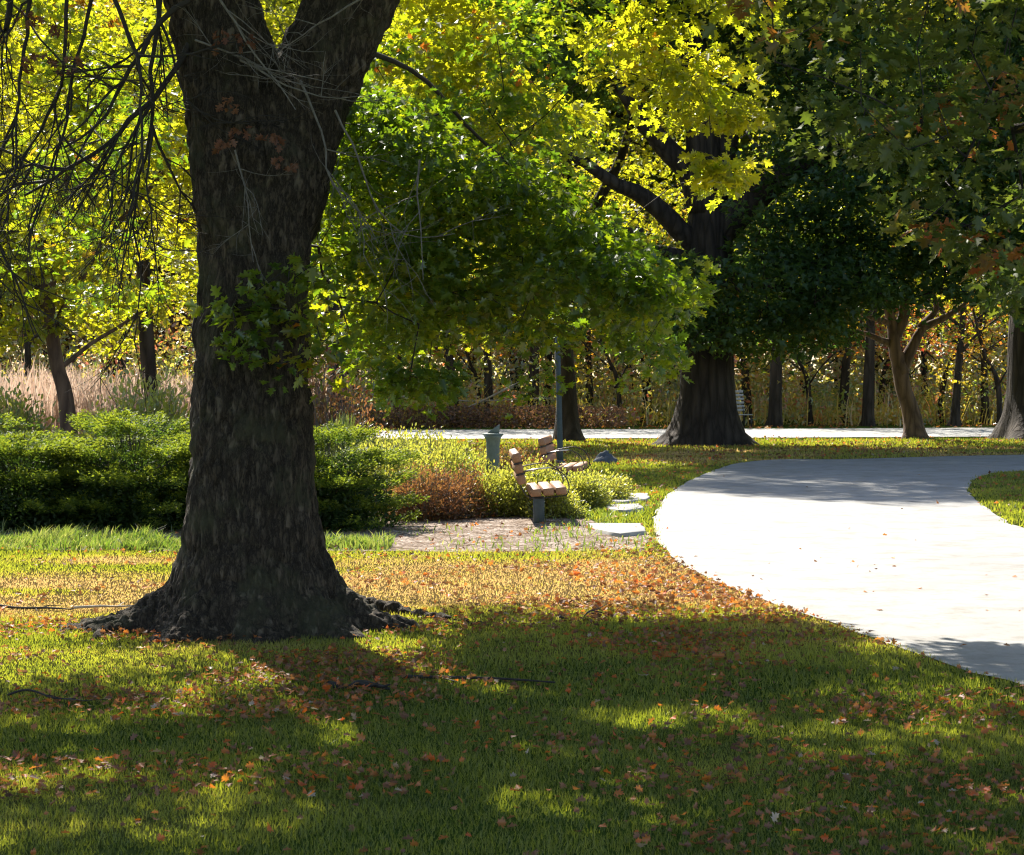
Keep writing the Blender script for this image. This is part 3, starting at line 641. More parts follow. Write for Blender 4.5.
# --- the great dark oak beside the junction
def big_oak():
    loc = np.array([gnd(705, 445)[0], 52.5, 0.0])
    s = 52.5 / F_PX
    Q = lambda px, py, dy=0.0: at(px, py, 52.5 + dy) - loc
    limbs = [([Q(700, 250), Q(672, 222, -0.3), Q(640, 195, -0.6), Q(612, 182, -1.0), Q(560, 150, -2)], [0.30, 0.27, 0.22, 0.17, 0.08]),
             ([Q(700, 210), Q(690, 175, 0), Q(660, 140, -0.4), Q(636, 112, -0.8), Q(600, 60, -1.2)], [0.38, 0.33, 0.27, 0.22, 0.12]),
             ([Q(715, 230), Q(760, 195, -0.5), Q(800, 165, -1), Q(870, 135, -2), Q(960, 100, -2)], [0.5, 0.4, 0.32, 0.22, 0.1]),
             ([Q(712, 200), Q(725, 130, 0.3), Q(745, 60, 0.6), Q(760, -60, 1.0)], [0.45, 0.4, 0.3, 0.2]),
             ([Q(705, 210), Q(700, 120, -0.3), Q(690, 20, -0.6), Q(680, -90, -1.0)], [0.5, 0.42, 0.34, 0.22]),
             ([Q(640, 235, -1), Q(600, 232, -1.3), Q(560, 238, -1.8)], [0.14, 0.11, 0.06]),
             ([Q(700, 262), Q(650, 252, -0.8), Q(600, 262, -1.6)], [0.24, 0.16, 0.06]),
             ([Q(715, 300), Q(760, 285, -1.2), Q(810, 300, -2)], [0.2, 0.12, 0.05])]
    blobs = [(0.3, -0.5, 4.1, 4.0, 3.6, 2.0), (4.6, -1, 6.2, 4.2, 4.2, 2.6), (9.2, -2, 6.6, 4.0, 4.0, 2.6), (6, 0, 11, 6.0, 5.5, 4.0), (-1.2, 1, 14.5, 6.0, 5.5, 4.0), (3.5, 0, 17.5, 6.5, 5.5, 3.6), (-3.3, 1, 10.2, 2.4, 3.5, 2.2), (-4, 0, 4.4, 2.4, 2.6, 1.6), (11, -1, 11, 4, 4, 3.5), (-4.5, 0, 17.5, 5.5, 5, 4.0), (1.5, -2.5, 4.6, 3.6, 2.0, 1.7), (7.0, -2.5, 5.2, 4.0, 2.2, 1.9), (0.1, -2.3, 3.95, 2.6, 0.9, 1.2), (0.3, -3.0, 4.1, 2.4, 0.9, 1.1)]
    def keep(A):
        # leave the view to the fork open: the lit gap under the upper limbs
        px = 512 + A[:, 0] / A[:, 1] * F_PX; py = HOR - (A[:, 2] - CAM_H) / A[:, 1] * F_PX
        return ~((px > 585) & (px < 745) & (py > 95) & (py < 262) & (A[:, 1] < 54.5)) & ~((px > 640) & (px < 742) & (py > 345))
    rq = np.random.default_rng(12); more = []
    while len(more) < 125:
        px, py = (rq.uniform(592, 840), rq.uniform(258, 352)) if len(more) < 85 else (rq.uniform(745, 985), rq.uniform(190, 325))
        lowr = np.interp(px, [590, 640, 700, 760, 840, 990], [330, 350, 356, 352, 340, 300]) + 6 * math.sin(px * 0.15)
        if py < lowr - 12: more.append(Q(px, py, rq.uniform(-4.2, -2.2)))
    more = np.array(more)
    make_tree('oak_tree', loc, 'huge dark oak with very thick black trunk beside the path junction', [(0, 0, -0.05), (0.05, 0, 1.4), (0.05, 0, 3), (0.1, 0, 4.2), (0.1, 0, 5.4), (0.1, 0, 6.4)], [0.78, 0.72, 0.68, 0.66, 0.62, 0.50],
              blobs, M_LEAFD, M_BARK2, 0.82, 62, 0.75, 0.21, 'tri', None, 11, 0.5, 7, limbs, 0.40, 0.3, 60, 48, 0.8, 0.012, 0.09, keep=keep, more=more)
big_oak()

# --- leaning brown tree by the far road
def leaning_tree():
    Yd = 57.5; loc = np.array([at(916, 437, Yd)[0], Yd, 0.0]); Q = lambda px, py, dy=0.0: at(px, py, Yd + dy) - loc
    limbs = [([Q(901, 375), Q(893, 335), Q(885, 300), Q(872, 262), Q(868, 215)], [0.21, 0.17, 0.13, 0.10, 0.05]),
             ([Q(903, 372), Q(912, 345), Q(922, 328), Q(945, 318), Q(965, 300)], [0.20, 0.16, 0.12, 0.09, 0.05]),
             ([Q(893, 338), Q(903, 315), Q(905, 285), Q(910, 240)], [0.2, 0.16, 0.12, 0.05]),
             ([Q(892, 342), Q(872, 336, -0.4), Q(850, 330, -0.8)], [0.12, 0.08, 0.05]),
             ([Q(922, 328), Q(935, 312, 0.3), Q(932, 295, 0.3)], [0.13, 0.09, 0.05]),
             ([Q(890, 325), Q(872, 318, -0.5), Q(858, 312, -0.8)], [0.1, 0.07, 0.04])]
    blobs = [(-1.5, 0, 5.8, 3.0, 3.0, 1.8), (2.4, -1, 4.6, 3.0, 2.8, 1.2), (0, 0.5, 8.3, 4.0, 3.4, 2.0), (-0.4, -1.2, 5.0, 2.2, 1.2, 0.9)]
    make_tree('leaning_tree', loc, 'brown-trunked tree leaning left and forking low beside the far road', [(0, 0, -0.05), Q(911, 412), Q(904, 390), Q(900, 370), Q(897, 352)], [0.33, 0.27, 0.24, 0.23, 0.19],
              blobs, M_LEAFB, M_BARK3, 0.8, 26, 0.6, 0.16, 'tri', None, 21, 0.25, 5, limbs, 0.44, 0.45, 30, 24, 0.5, 0.01, 0.02)
leaning_tree()

# --- right edge oak
def edge_oak():
    Yd = 57.5; loc = np.array([at(1031, 437, Yd)[0], Yd, 0.0])
    limbs = [([(0, 0, 5), (-1.5, -0.5, 6.5), (-3.5, -1, 7.6), (-6, -2, 8)], [0.4, 0.3, 0.2, 0.1]), ([(0, 0, 5.5), (1.5, 0, 8), (3, 0.5, 11)], [0.4, 0.3, 0.15]), ([(0, 0, 5), (-1.2, 0, 9), (-2, 0, 13)], [0.4, 0.3, 0.15]),
             ([(-.3, 0, 5), (-1.0, -0.5, 5.4), (-2.2, -1, 5.2)], [0.2, 0.16, 0.08])]
    blobs = [(-4, -1, 8, 4, 3.5, 2.4), (2, 0, 9, 5, 4.5, 3), (-1, 0, 13, 6, 5, 3.5), (1, -1, 4.8, 2.5, 2, 1.2)]
    make_tree('oak_tree', loc, 'thick dark oak cut off by the right edge, beside the far road', [(0, 0, -0.05), (0, 0, 1.5), (0, 0, 3), (0.05, 0, 4.5), (0.05, 0, 6)], [0.82, 0.70, 0.66, 0.62, 0.5],
              blobs, M_LEAFW, M_BARK2, 1.0, 30, 0.8, 0.2, 'tri', None, 31, 0.45, 6, limbs, 0.44, 0.35, 40, 32, 0.7, 0.012, 0.06)
edge_oak()

# --- thinner tree at the near road verge, behind the post
def verge_tree():
    loc = np.array([at(566, 439, 56.5)[0], 56.0, 0.0])
    limbs = [([(0, 0, 4), (-1.5, 0, 6), (-3, -0.5, 8)], [0.2, 0.15, 0.08]), ([(0, 0, 5), (1.3, 0, 7.5), (2.2, 0, 10)], [0.2, 0.14, 0.08]), ([(0, 0, 3.4), (-1.8, -1, 4.2), (-3.6, -2, 4.0)], [0.12, 0.09, 0.04])]
    blobs = [(-3.2, -1, 6.2, 3.6, 3.0, 2.6), (1.2, 0, 8.4, 3.6, 3.2, 3.0), (-1.5, 0, 12, 5, 4, 3.4), (-5, 0, 10, 3.2, 3, 3), (-6.5, -1, 8.0, 3.4, 2.8, 2.6), (-3.5, 0, 9.5, 3.4, 3, 3)]
    make_tree('maple_tree', loc, 'dark slim tree on the verge of the far road just behind the grey post', [(0, 0, -0.05), (0, 0, 1.2), (-0.1, 0, 3), (0, 0, 5), (0, 0, 8)], [0.36, 0.29, 0.26, 0.22, 0.14],
              blobs, M_LEAFB, M_BARK2, 0.85, 30, 0.6, 0.16, 'maple', None, 41, 0.35, 6, limbs, 0.44, 0.4, 36, 24, 0.6, 0.01, 0.02)
verge_tree()

# --- left thin leaning tree behind the junipers
def left_tree():
    Yd = 37.0; loc = np.array([at(72, 430, Yd)[0], Yd, 0.0]); Q = lambda px, py, dy=0.0: at(px, py, Yd + dy) - loc
    limbs = [([Q(50, 330), Q(20, 250, 0.3), Q(-20, 180, 0.5)], [0.09, 0.07, 0.03]), ([Q(52, 340), Q(90, 260, 0.3), Q(150, 190, 0.6), Q(190, 130, 0.8)], [0.08, 0.06, 0.045, 0.02]), ([Q(48, 300), Q(60, 200), Q(90, 60)], [0.09, 0.07, 0.03]), ([Q(56, 370), Q(110, 330, 0.2), Q(160, 300, 0.4)], [0.05, 0.035, 0.02])]
    blobs = [tuple(Q(40, 180)) + (2.0, 1.8, 1.7), tuple(Q(140, 90, 0.5)) + (2.1, 1.8, 1.9), tuple(Q(110, 260, 0.4)) + (2.1, 1.5, 1.2), tuple(Q(10, 40)) + (2.3, 1.8, 1.6), tuple(Q(230, 130, 0.9)) + (1.5, 1.5, 1.6), tuple(Q(0, 290)) + (1.5, 1.2, 1.1)]
    make_tree('maple_tree', loc, 'thin leaning maple with glowing yellow-green leaves behind the junipers at left', [(0, 0, -0.05), Q(66, 400), Q(56, 360), Q(48, 300), Q(42, 240)], [0.19, 0.15, 0.135, 0.11, 0.08],
              blobs, M_LEAFB, M_BARK3, 0.5, 28, 0.40, 0.15, 'maple', None, 51, 0.2, 5, limbs, 0.45, 0.8, 30, 18, 0.3, 0.005, 0.008)
left_tree()

# --- overhanging tree whose trunk stands right of the view
def overhang_tree():
    loc = np.array([7.2, 12.6, 0.0])
    def Wp(px, py, Y): return at(px, py, Y) - loc
    limbs = [([(0, 0, 3.0), (-1.2, -0.2, 3.9), (-2.6, -0.4, 4.5), (-4.2, -0.3, 4.75), (-5.4, -0.2, 4.7)], [0.2, 0.16, 0.12, 0.07, 0.03]), ([(0, 0, 3.5), (-0.8, 1, 5), (-1.6, 2, 7)], [0.2, 0.14, 0.08]), ([(0, 0, 3.2), (-1.6, -0.6, 3.5), (-3.2, -0.7, 3.4), (-4.2, -0.6, 3.3)], [0.13, 0.09, 0.06, 0.03])]
    rs = np.random.default_rng(4)
    root = empty('oak_tree', loc); tag(root, 'oak with dull green and orange boughs hanging into the upper right corner', 'tree')
    g = Geo(); ctrl = [(0, 0, -0.05), (0, 0, 1.5), (0, 0, 3), (0, 0, 4.5), (0, 0, 7)]; rad = [0.4, 0.33, 0.3, 0.25, 0.15]
    g.add(*flared_trunk(ctrl, rad, 0.3, 6, 40, 28, 5, 0.02)); P, R = limb_pts(ctrl, rad, 24); LB = [(P[2:], R[2:])]
    for k, (c, r) in enumerate(limbs):
        p, r2 = limb_pts(c, r, 18, 0.06, k); g.add(*tube(p, r2, 10)); LB.append((p, r2))
    g.obj('trunk', M_BARK1, root, True)
    pts = []
    while len(pts) < 105:
        px, py = rs.uniform(755, 1110), rs.uniform(-50, 345)
        rim = np.interp(px, [750, 800, 860, 920, 960, 1000, 1040], [95, 125, 150, 205, 260, 300, 320]) + 20 * math.sin(px * 0.07)
        if py < rim and (rs.uniform() < 0.9): pts.append(Wp(px, py, rs.uniform(11.0, 12.6)))
    vis = np.array(pts)
    up = blob_points([(0, 0.2, 8.2, 3.8, 3.6, 2.6), (-2.6, 0, 7.6, 2.2, 2.8, 1.8)], 0.85, rs, 6, 0.42, 0.35); upw = up + loc; el = (upw[:, 2] - CAM_H) / upw[:, 1]; up = up[el > 0.215]
    A = np.concatenate([vis, up]); gf = Geo(); gf.mi = 1; wood_geo(grow(LB, A, 0.3, 0.004, 0.16, 0.04, rs), gf); gf.mi = 0; rnd_leaves(gf, vis, 30, 0.24, 0.095, 'oak', rs, 0.6, 0.5); rnd_leaves(gf, up, 34, 0.6, 0.16, 'tri', rs); gf.obj('crown', [M_LEAFN, M_TWIGD], root)
overhang_tree()

# --- mid-distance trees left and centre that glow behind the foreground oak
def mid_tree(px, Yd, h, label, seed, mat=None, r=3.2, base_z=3.0):
    loc = np.array([at(px, 430, Yd)[0], Yd, 0.0]); rs = np.random.default_rng(seed)
    limbs = []
    for k in range(4):
        a = rs.uniform(0, 2 * PI); z0 = base_z + k * 0.6; d = np.array([math.cos(a), math.sin(a), 0.7]) * r * 0.7
        limbs.append(([(0, 0, z0), tuple(np.array([0, 0, z0]) + d * 0.5), tuple(np.array([0, 0, z0]) + d + [0, 0, 0.4])], [0.1, 0.07, 0.03]))
    blobs = [(rs.uniform(-.5, .5) * r, rs.uniform(-.4, .4) * r, base_z + (h - base_z) * f, r * w, r * w * 0.9, (h - base_z) * 0.24) for f, w in ((0.12, 0.75), (0.3, 0.95), (0.5, 0.95), (0.7, 0.8), (0.88, 0.55))]
    return make_tree('maple_tree', loc, label, [(0, 0, -0.05), (0, 0, 1.5), (rs.uniform(-.3, .3), 0, h * 0.4), (rs.uniform(-.3, .3), 0, h * 0.8)], [0.24, 0.19, 0.15, 0.06], blobs, mat or M_LEAFB, M_BARK2, 0.7, 34, 0.5, 0.125, 'maple', 'maples glowing behind the foreground oak', seed, 0.3, 5, limbs, 0.43, 0.5, 26, 18, 0.5, 0.008, 0.015)
mid_tree(150, 46, 12.5, 'bright maple behind the hedge between thin leaning trunk and foreground oak', 61)
mid_tree(338, 47, 13.5, 'bright maple just right of the foreground oak trunk, beyond the shrubs', 62, base_z=4.2)
mid_tree(-30, 42, 12, 'bright maple beyond the hedge at the left edge', 63, base_z=3.6)
mid_tree(280, 50, 13.5, 'maple hidden mostly behind the foreground oak trunk', 64, M_LEAFW, base_z=4.0)

# ================================================================== woodland beyond the road
WG = 'woodland trees beyond the road'
def wood_proto(seed, h, r, mat, tr, lean, label, base_z=4.5, bark=None, size=0.22, per=15):
    rs = np.random.default_rng(seed)
    limbs = []
    for k in range(5):
        a = rs.uniform(0, 2 * PI); z0 = base_z * 0.8 + k * h * 0.1; d = np.array([math.cos(a), math.sin(a), 0.9]) * r * 0.6
        limbs.append(([(lean * z0 / h, 0, z0), tuple(np.array([lean * z0 / h, 0, z0]) + d * 0.5), tuple(np.array([lean * z0 / h, 0, z0]) + d)], [tr * 0.5, tr * 0.3, 0.03]))
    blobs = [(lean * f + rs.uniform(-.4, .4) * r, rs.uniform(-.3, .3) * r, base_z + (h - base_z) * f, r * w, r * w, (h - base_z) * 0.2) for f, w in ((0.1, 0.8), (0.3, 1.0), (0.5, 1.0), (0.7, 0.9), (0.9, 0.6))]
    return make_tree('woodland_tree', (0, 0, 0), label, [(0, 0, -0.05), (lean * 0.1, 0, 1.5), (lean * 0.5, 0, h * 0.45), (lean, 0, h * 0.85)], [tr * 1.15, tr, tr * 0.75, tr * 0.3], blobs, mat, bark or M_BARK2, 0.95, per, 0.75, size, 'tri', WG, seed, 0.25, 5, limbs, 0.41, 0.35, 22, 14, 0.8, 0.012, 0.02)
PROTO = [wood_proto(201, 10.5, 3.0, M_LEAFW, 0.18, 0.6, 'x', 4.2, None, 0.19), wood_proto(202, 9.5, 2.8, M_LEAFO, 0.17, -0.8, 'x', 3.4, None, 0.19), wood_proto(203, 11, 3.2, M_LEAFW, 0.23, 0.2, 'x', 4.6, None, 0.19),
         wood_proto(204, 6.5, 2.2, M_LEAFR, 0.10, 1.2, 'x', 2.2, None, 0.16, 20), wood_proto(205, 10, 3.0, M_LEAFB, 0.14, -0.3, 'x', 3.4, None, 0.18), wood_proto(206, 5.5, 2.0, M_LEAFO, 0.08, -1.0, 'x', 1.6, None, 0.16, 20),
         wood_proto(207, 24, 5.2, M_LEAFW, 0.36, 0.5, 'x', 5.0, None, 0.32, 34), wood_proto(208, 25, 5.4, M_LEAFB, 0.36, -0.6, 'x', 5.0, None, 0.32, 34), wood_proto(209, 23, 5.0, M_LEAFO, 0.3, 0.3, 'x', 4.5, None, 0.32, 34)]
NAMES = {0: 'green woodland tree with upright trunk', 1: 'amber-leaved woodland tree leaning left', 2: 'green woodland tree with stout trunk', 3: 'small red-leaved understorey tree', 4: 'yellow-green woodland tree with slim trunk', 5: 'small amber understorey sapling'}
# (px, distance, proto, scale, where)
VIS = [(395, 73, 0, 1.0, 'above the pale left end of the road'), (455, 71.5, 1, 1.0, 'left of the sundial'), (480, 74, 5, 1.0, 'straight above the sundial'), (489, 72, 4, 1.1, 'just right of the sundial'), (533, 73, 2, 0.9, 'between sundial and grey post'),
       (545, 78, 0, 1.0, 'deep in the wood left of the grey post'), (590, 76, 4, 1.0, 'just right of the verge tree'), (620, 73, 5, 1.1, 'between verge tree and huge oak'), (648, 78, 1, 1.0, 'just left of the huge oak trunk'), (775, 71.5, 2, 1.0, 'first trunk right of the huge oak'),
       (748, 76, 1, 1.0, 'close behind the right flank of the huge oak'), (810, 73, 5, 1.2, 'between huge oak and the brown leaning tree'), (843, 75, 0, 1.0, 'halfway between huge oak and leaning tree'), (868, 72, 2, 0.9, 'just left of the brown leaning tree'),
       (880, 80, 3, 1.2, 'behind the fork of the brown leaning tree'), (940, 76, 3, 1.1, 'red patch right of the brown leaning tree'), (955, 72, 0, 0.85, 'dark trunk midway from leaning tree to right edge'), (985, 75, 4, 1.0, 'left of the right edge oak'), (1000, 72, 5, 1.2, 'close beside the right edge oak'),
       (800, 82, 3, 1.2, 'deep behind the reeds right of the huge oak'), (925, 84, 4, 1.0, 'deep in the wood right of the leaning tree'), (700, 80, 2, 1.0, 'hidden behind the huge oak'), (340, 72, 2, 1.0, 'behind the ornamental grass'), (120, 74, 0, 1.0, 'beyond the dry reeds at left'), (30, 76, 4, 1.0, 'beyond the dry reeds at the left edge'), (200, 78, 2, 1.0, 'behind the foreground oak trunk'), (425, 77, 5, 1.1, 'low amber growth left of the sundial')]
used = set()
def put(k, x, y, s, rz, label):
    o = PROTO[k] if k not in used else copy_tree(PROTO[k]); used.add(k)
    o.location = (x, y, 0); o.scale = (s, s, s * rng.uniform(0.92, 1.1)); o.rotation_euler = (0, 0, rz); o['label'] = label; return o
for (px, Yd, k, s, where) in VIS:
    put(k, at(px, 430, Yd)[0], Yd, s, rng.uniform(-0.5, 0.5), ' '.join(f"{NAMES[k]}, {where}".split()[:16]))
BACK = []
for (Yd, dx, n0, n1) in ((101, 6.0, -9, 9), (112, 6.5, -9, 10), (124, 7.0, -9, 11)):
    for i in range(n0, n1 + 1):
        x = i * dx + rng.uniform(-1.5, 1.5) + (3 if Yd == 112 else 0); BACK.append((x, Yd + rng.uniform(-3, 3), int(rng.choice([6, 7, 6, 8, 6])), rng.uniform(1.0, 1.15)))
for (x, y, k, s) in BACK:
    o = put(k, x, y, s, rng.uniform(0, 6.28), 'tall tree deep in the wood whose crown merges into the backdrop'); o['group'] = 'backdrop trees deep in the wood'
for i, (x, y, k, s) in enumerate([(-26, 74, 0, 1.0), (-32, 80, 2, 1.0), (-39, 76, 1, 1.0), (-46, 79, 4, 1.0), (24, 76, 0, 1.0), (30, 80, 4, 1.0), (36, 79, 2, 1.0), (43, 83, 1, 1.0)]):
    o = put(k, x, y, s, i, 'woodland tree beyond the road, outside the sides of the view'); o['group'] = 'woodland trees to the sides of the view'

US = 'understorey saplings in the glade behind the road'
for i in range(30):
    x = -24 + i * 2.1 + rng.uniform(-0.8, 0.8); k = int(rng.choice([3, 5, 5, 3, 5]))
    o = put(k, x, rng.uniform(82, 95), rng.uniform(0.8, 1.15), rng.uniform(0, 6.28), 'small bright autumn sapling in the glade behind the roadside brush'); o['group'] = US
# ================================================================== blades (lawn, reeds, sedge)
def blades(x, y, h, w, rnd, lean=0.35, rr=rng, segs=1, z=0.0, wind=(0, 0)):
    n = len(x); a = rr.uniform(0, 2 * PI, n); la = rr.uniform(0, 2 * PI, n); ll = np.abs(rr.normal(0, lean, n)) * h
    dx, dy = np.cos(a) * w / 2, np.sin(a) * w / 2
    bx, by = np.cos(la) * ll + wind[0] * h, np.sin(la) * ll + wind[1] * h
    zz = np.full(n, z)
    if segs == 1:
        V = np.stack([np.c_[x - dx, y - dy, zz], np.c_[x + dx, y + dy, zz], np.c_[x + bx, y + by, zz + h]], 1).reshape(-1, 3)
        F = (np.arange(n) * 3)[:, None] + np.array([[0, 1, 2]]); return V, [F], np.repeat(rnd, 3)
    V = np.stack([np.c_[x - dx, y - dy, zz], np.c_[x + dx, y + dy, zz], np.c_[x + bx * .35 - dx * .9, y + by * .35 - dy * .9, zz + h * .6], np.c_[x + bx * .35 + dx * .9, y + by * .35 + dy * .9, zz + h * .6], np.c_[x + bx, y + by, zz + h * 0.95]], 1).reshape(-1, 3)
    o = (np.arange(n) * 5)[:, None]
    return V, [o + np.array([[0, 1, 3, 2]]), o + np.array([[2, 3, 4]])], np.repeat(rnd, 5)

def lawn():
    rs = np.random.default_rng(77); g = Geo()
    def zone(y0, y1, dens, h, w, margin=0.6):
        xm = lambda yy: yy * 0.262 + margin
        A = (xm(y0) + xm(y1)) * (y1 - y0); n = int(A * dens)
        y = np.sqrt(rs.uniform(y0 ** 2, y1 ** 2, n)); x = rs.uniform(-1, 1, n) * xm(y)
        m = ~inpoly(x + rs.normal(0, 0.035, n), y + rs.normal(0, 0.07, n), PATH) & ~inpoly(x + rs.normal(0, 0.05, n), y + rs.normal(0, 0.12, n), BED) & ~inpoly(x, y, ROAD)
        x, y = x[m], y[m]; n = len(x)
        P = np.c_[x, y, np.zeros(n)]
        dr = dryness(x, y); clump = fbm(P * 2.2, 8, 2)
        rn = np.clip(dr * 0.85 + rs.normal(0.12, 0.12, n) + (clump - 0.5) * 0.35, 0, 1)
        hh = h * rs.uniform(0.5, 1.25, n) * (0.6 + 0.8 * clump) * (1 - 0.45 * dr) * (0.7 + 0.7 * fbm(P * 0.9, 18, 3))
        g.add(*blades(x, y, hh, np.full(n, w) * rs.uniform(0.7, 1.3, n), rn, 0.55, rs))
    zone(6.8, 11, 5200, 0.030, 0.0048)
    zone(11, 16, 3200, 0.031, 0.007)
    zone(16, 24, 1300, 0.034, 0.011, 1.0)
    zone(24, 40, 400, 0.05, 0.018, 1.5)
    zone(40, 57, 110, 0.07, 0.035, 2)
    o = g.obj('lawn_grass', M_GRASS); tag(o, 'short mown grass blades, green in the shade and tan in the dry band', 'grass', None, 'stuff')
lawn()

def litter():
    rs = np.random.default_rng(99); g = Geo()
    def zone(y0, y1, dens, size, kind, margin=0.5):
        xm = lambda yy: yy * 0.262 + margin
        n = int((xm(y0) + xm(y1)) * (y1 - y0) * dens)
        y = np.sqrt(rs.uniform(y0 ** 2, y1 ** 2, n)); x = rs.uniform(-1, 1, n) * xm(y)
        P = np.c_[x, y, np.zeros(n)]
        pr = np.clip(fbm(P * np.array([0.9, 1.1, 1]), 15, 3) * 3.2 - 1.2, 0.07, 1)
        pr *= 0.5 + 0.5 * np.exp(-((y - 13.5 - 0.5 * x) / 3.5) ** 2) + 1.0 * np.exp(-(((x - 1.8) / 1.6) ** 2 + ((y - 15.0) / 2.2) ** 2))
        onpath = inpoly(x, y, PATH) | inpoly(x, y, ROAD); pr = np.where(onpath, pr * 0.012, pr); pr = np.where(inpoly(x, y, BED), pr * 0.25, pr) * np.where((y > 15) & (y < 24), np.clip(0.45 + 0.25 * (x + 1), 0.35, 1), 1)
        m = rs.uniform(0, 1, n) < pr; P = P[m]; n = len(P)
        P[:, 2] = np.where(onpath[m], 0.014, rs.uniform(0.012, 0.05, n))
        D = rs.normal(0, 1, (n, 3)) * np.array([1, 1, 0.28]); Nn = rs.normal(0, 0.6, (n, 3)) + np.array([0, 0, 1.0])
        P[:, 2] += 0.0; c = vnoise(P * 1.3, 44); far = np.clip((P[:, 1] - 12) / 8, 0, 1)
        rn = np.clip(rs.beta(1.3, 2.1, n) * 0.88 + (c - 0.5) * 0.3 + (rs.uniform(0, 1, n) > 0.9) * 0.35, 0, 1)
        add_leaves(g, P, D, Nn, size * rs.uniform(0.55, 1.3, n), rn, kind)
    zone(6.8, 15, 480, 0.042, 'oak')
    zone(15, 24, 300, 0.05, 'oak', 1)
    zone(24, 40, 60, 0.075, 'tri', 1.5)
    zone(40, 60, 40, 0.10, 'tri', 2)
    zone(66, 74, 30, 0.14, 'tri', 2)
    o = g.obj('fallen_leaves', M_LITTER); tag(o, 'scattered rust, orange and pale brown fallen oak leaves on the lawn', 'fallen leaves', None, 'stuff')
litter()

# sedge strip in front of the junipers
def sedge():
    rs = np.random.default_rng(55); g = Geo()
    n = 15000; x = rs.uniform(-7.8, -2.6, n); y = 21.6 + rs.normal(0, 0.42, n) + (vnoise(np.c_[x, x * 0, x * 0] * 1.1, 4) - 0.5) * 0.5 ; y = np.clip(y, 20.9, 22.8)
    c = fbm(np.c_[x, y, np.zeros(n)] * 2.2, 3, 3)
    g.add(*blades(x, y, rs.uniform(0.03, 0.19, n) * np.clip(2.6 * c - 0.6, 0.15, 1.4), np.full(n, 0.012), np.clip(rs.beta(1.2, 3, n) * 0.8 + (vnoise(np.c_[x, y, y] * 3, 12) - 0.5) * 0.5 + (rs.uniform(0, 1, n) > 0.88) * 0.6, 0, 1), 0.6, rs, 2, wind=(0.25, 0)))
    n = 1300; x = rs.uniform(-2.4, -1.3, n); y = 21.4 + rs.normal(0, 0.25, n)
    g.add(*blades(x, y, rs.uniform(0.06, 0.16, n), np.full(n, 0.014), rs.beta(1.5, 3, n), 0.6, rs, 2))
    # tufts creeping over the pebble bed and between the stepping stones
    for (px, py, k) in ((560, 537, 90), (590, 524, 110), (620, 519, 140), (640, 507, 160), (600, 512, 160), (645, 543, 90), (575, 549, 90), (480, 546, 80), (600, 500, 160), (430, 530, 60), (560, 530, 70)):
        q = gnd(px, py); x = q[0] + rs.normal(0, 0.28, k); y = q[1] + rs.normal(0, 0.55, k)
        m = ~inpoly(x, y, PATH); x, y = x[m], y[m]; k = len(x)
        g.add(*blades(x, y, rs.uniform(0.04, 0.09, k), np.full(k, 0.016), np.clip(rs.beta(1.5, 3, k), 0, 1), 0.7, rs, 2))
    o = g.obj('sedge', M_SEDGE); tag(o, 'strip of pale-tipped sedge between lawn and junipers, with tufts in the pebbles', 'ground cover', None, 'stuff')
sedge()

